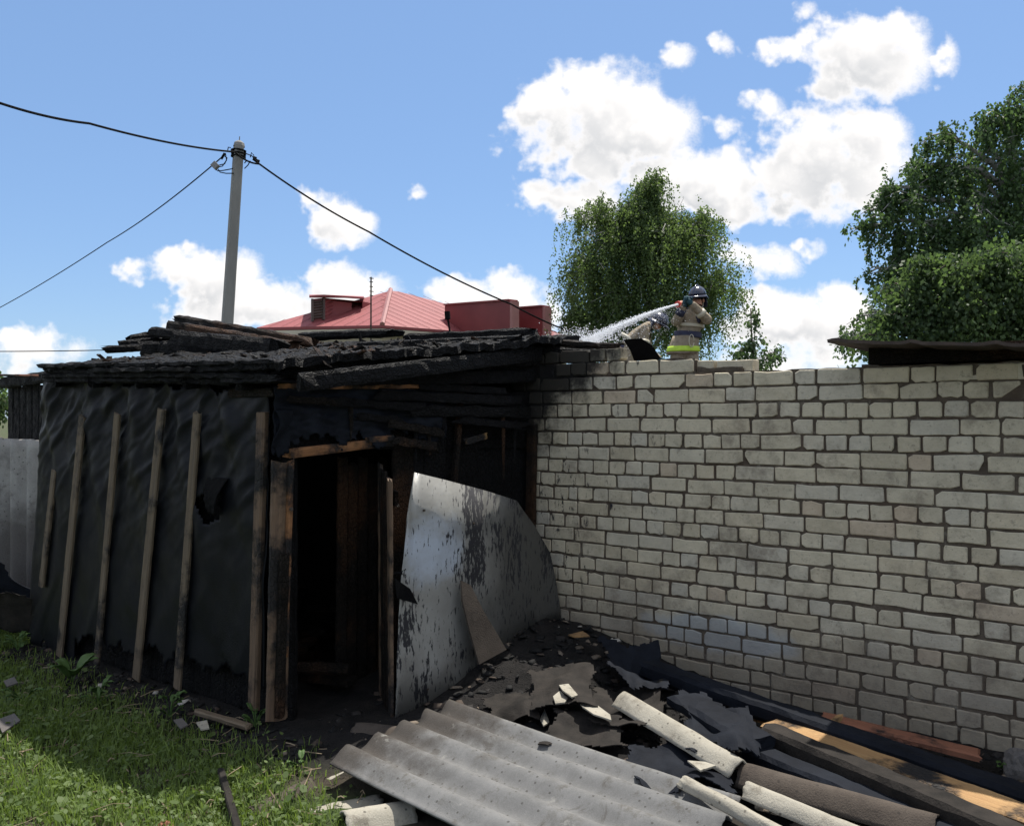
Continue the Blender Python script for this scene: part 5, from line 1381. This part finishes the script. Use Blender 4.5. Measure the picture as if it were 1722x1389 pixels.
    m = MB(); m.tube([p0, p0.lerp(p1, .4), p0.lerp(p1, .7), p1], [.032, .036, .026, .036], 10); m.build('barrel', M['skin'], nz_, True)
    m = MB(); m.tube([p1 - d * .03, p1 + d * .02], .046, 12); m.build('tip_ring', M['red'], nz_)
    m = MB(); m.tube([p0, p0 - d * .15 + Vector((.05, .05, -.08)), O + Vector((.12, -.12, 1.32)), O + Vector((.05, .12, 1.0)), O + Vector((0, .3, .5)), O + Vector((0, .5, .06)), O + Vector((.4, 1.6, .06))], .032, 8); m.build('hose', M['navy'], nz_, True)
    return p1, d
P1, PD = firefighter_standing()
def firefighter_bending():
    O = at(1076, 703, 13.2); O.z = 1.95
    def pick(c): return 1 if (c.x > .22 and c.z > 1.08) else 0
    J = {'pelvis': ((-.22, .05, .80), (.17, .17)), 'waist': ((-.16, .03, 1.0), (.165, .15)), 'chest': ((-.02, .0, 1.20), (.185, .16)), 'neck': ((.16, -.02, 1.28), .075), 'jaw': ((.26, -.03, 1.25), .08), 'head': ((.28, -.03, 1.30), (.095, .09)),
         'shl': ((.05, -.17, 1.20), .09), 'ell': ((.02, -.24, .93), .075), 'wrl': ((.18, -.26, .76), .055), 'hal': ((.24, -.27, .72), .045),
         'shr': ((.07, .17, 1.20), .09), 'elr': ((.16, .22, .92), .075), 'wrr': ((.30, .16, .78), .055), 'har': ((.36, .14, .75), .045),
         'hl': ((-.22, -.10, .74), .12), 'kl': ((.02, -.13, .42), .095), 'al': ((-.12, -.12, .10), .065), 'fl': ((.02, -.13, .05), .05),
         'hr': ((-.22, .16, .74), .12), 'kr': ((-.02, .18, .40), .095), 'ar': ((-.26, .18, .10), .065), 'fr': ((-.12, .18, .05), .05)}
    E = [('pelvis', 'waist'), ('waist', 'chest'), ('chest', 'neck'), ('neck', 'jaw'), ('jaw', 'head'), ('chest', 'shl'), ('shl', 'ell'), ('ell', 'wrl'), ('wrl', 'hal'), ('chest', 'shr'), ('shr', 'elr'), ('elr', 'wrr'), ('wrr', 'har'),
         ('pelvis', 'hl'), ('hl', 'kl'), ('kl', 'al'), ('al', 'fl'), ('pelvis', 'hr'), ('hr', 'kr'), ('kr', 'ar'), ('ar', 'fr')]
    o = skin_body('person', J, E, [M['coat'], M['skin']], pick)
    tag(o, 'stooping firefighter in tan coat half hidden by the water spray', 'person')
    helmet(o, Vector((.275, -.03, 1.305)), Vector((.85, -.2, -.5)))
    def cuff(a, b, r_, mat, name):
        a, b = Vector(a), Vector(b); m = MB(); m.tube([a, b], [r_ * 1.03, r_], 12); m.build(name, mat, o, True)
    a, b = Vector(J['waist'][0]), Vector(J['chest'][0]); cuff(a.lerp(b, .1), a.lerp(b, .32), .19, M['silver'], 'reflective_band')
    a, b = Vector(J['shl'][0]), Vector(J['ell'][0]); cuff(a.lerp(b, .70), a.lerp(b, .88), .088, M['silver'], 'sleeve_band')
    a, b = Vector(J['pelvis'][0]), Vector(J['waist'][0]); cuff(a.lerp(b, .35), a.lerp(b, .75), .195, M['navy'], 'belt')
    a, b = Vector(J['ell'][0]), Vector(J['wrl'][0]); cuff(a.lerp(b, .75), b, .064, M['lime'], 'cuff')
    fingers(o, J['hal'][0], (.8, 0, -.5), (0, -.3, -1), 3); fingers(o, J['har'][0], (.8, 0, -.5), (0, -.3, -1), 4)
    for ch in [c for c in bpy.data.objects if c.parent == o]: ch.matrix_parent_inverse = Matrix.Identity(4)
    for h in [c for c in bpy.data.objects if c.parent and c.parent.parent == o]: h.matrix_parent_inverse = Matrix.Identity(4)
    o.location = O
firefighter_bending()
# water jet
def water():
    t = MT('water_spray'); t.set((.97, .98, 1.0), .3, 0, .6)
    tl = t.N.new('ShaderNodeBsdfTranslucent'); tl.inputs[0].default_value = (.95, .97, 1, 1); ms = t.N.new('ShaderNodeMixShader'); ms.inputs[0].default_value = .5
    t.L.new(t.p.outputs[0], ms.inputs[1]); t.L.new(tl.outputs[0], ms.inputs[2]); t.L.new(ms.outputs[0], t.N['Material Output'].inputs[0])
    a = P1 + PD * .02; b = at(984, 574, 8.0); rs = np.random.RandomState(2)
    e = empty('water_jet', a, 'white jet of water arcing from the nozzle down to the shed roof', 'water jet')
    def path(u):
        q = a.lerp(b, u); q.z += .03 * 4 * u * (1 - u); return q
    m = MB(); pts = []; rad = []
    for i in range(61):
        u = i / 60 * .80; pts.append(path(u)); rad.append((.012 + .007 * u) * (1 + .25 * nz(u * 40, 1.)) * (1 - u) + .004)
    m.tube(pts, rad, 8); m.build('core', t.m, e, True)
    V = []; Fc = []
    def drop(p, r_):
        k = len(V)
        for q in ((r_, 0, 0), (-r_, 0, 0), (0, r_, 0), (0, -r_, 0), (0, 0, r_), (0, 0, -r_)): V.append((p[0] + q[0], p[1] + q[1], p[2] + q[2]))
        for f in ((0, 2, 4), (2, 1, 4), (1, 3, 4), (3, 0, 4), (2, 0, 5), (1, 2, 5), (3, 1, 5), (0, 3, 5)): Fc.append(tuple(k + i for i in f))
    for i in range(5200):
        u = rs.rand() ** .8; p = path(u); sp = .004 + .020 * u
        drop((p.x + rs.normal() * sp, p.y + rs.normal() * sp, p.z + rs.normal() * sp - abs(rs.normal()) * .02 * u), rs.uniform(.0025, .0075))
    for i in range(1300):           # falling spray under the jet
        u = rs.rand() ** .8; p = path(u); drop((p.x + rs.normal() * .08, p.y + rs.normal() * .15, p.z - rs.exponential(.22) * (.4 + u)), rs.uniform(.0015, .0045))
    for i in range(1600):           # splash where it lands
        p = b + Vector((rs.normal() * .16 - .02, rs.normal() * .25, abs(rs.normal()) * .06 - .02)); drop(p, rs.uniform(.002, .006))
    o = np_obj('droplets', V, Fc, t.m, e); o['kind'] = 'stuff'
water()
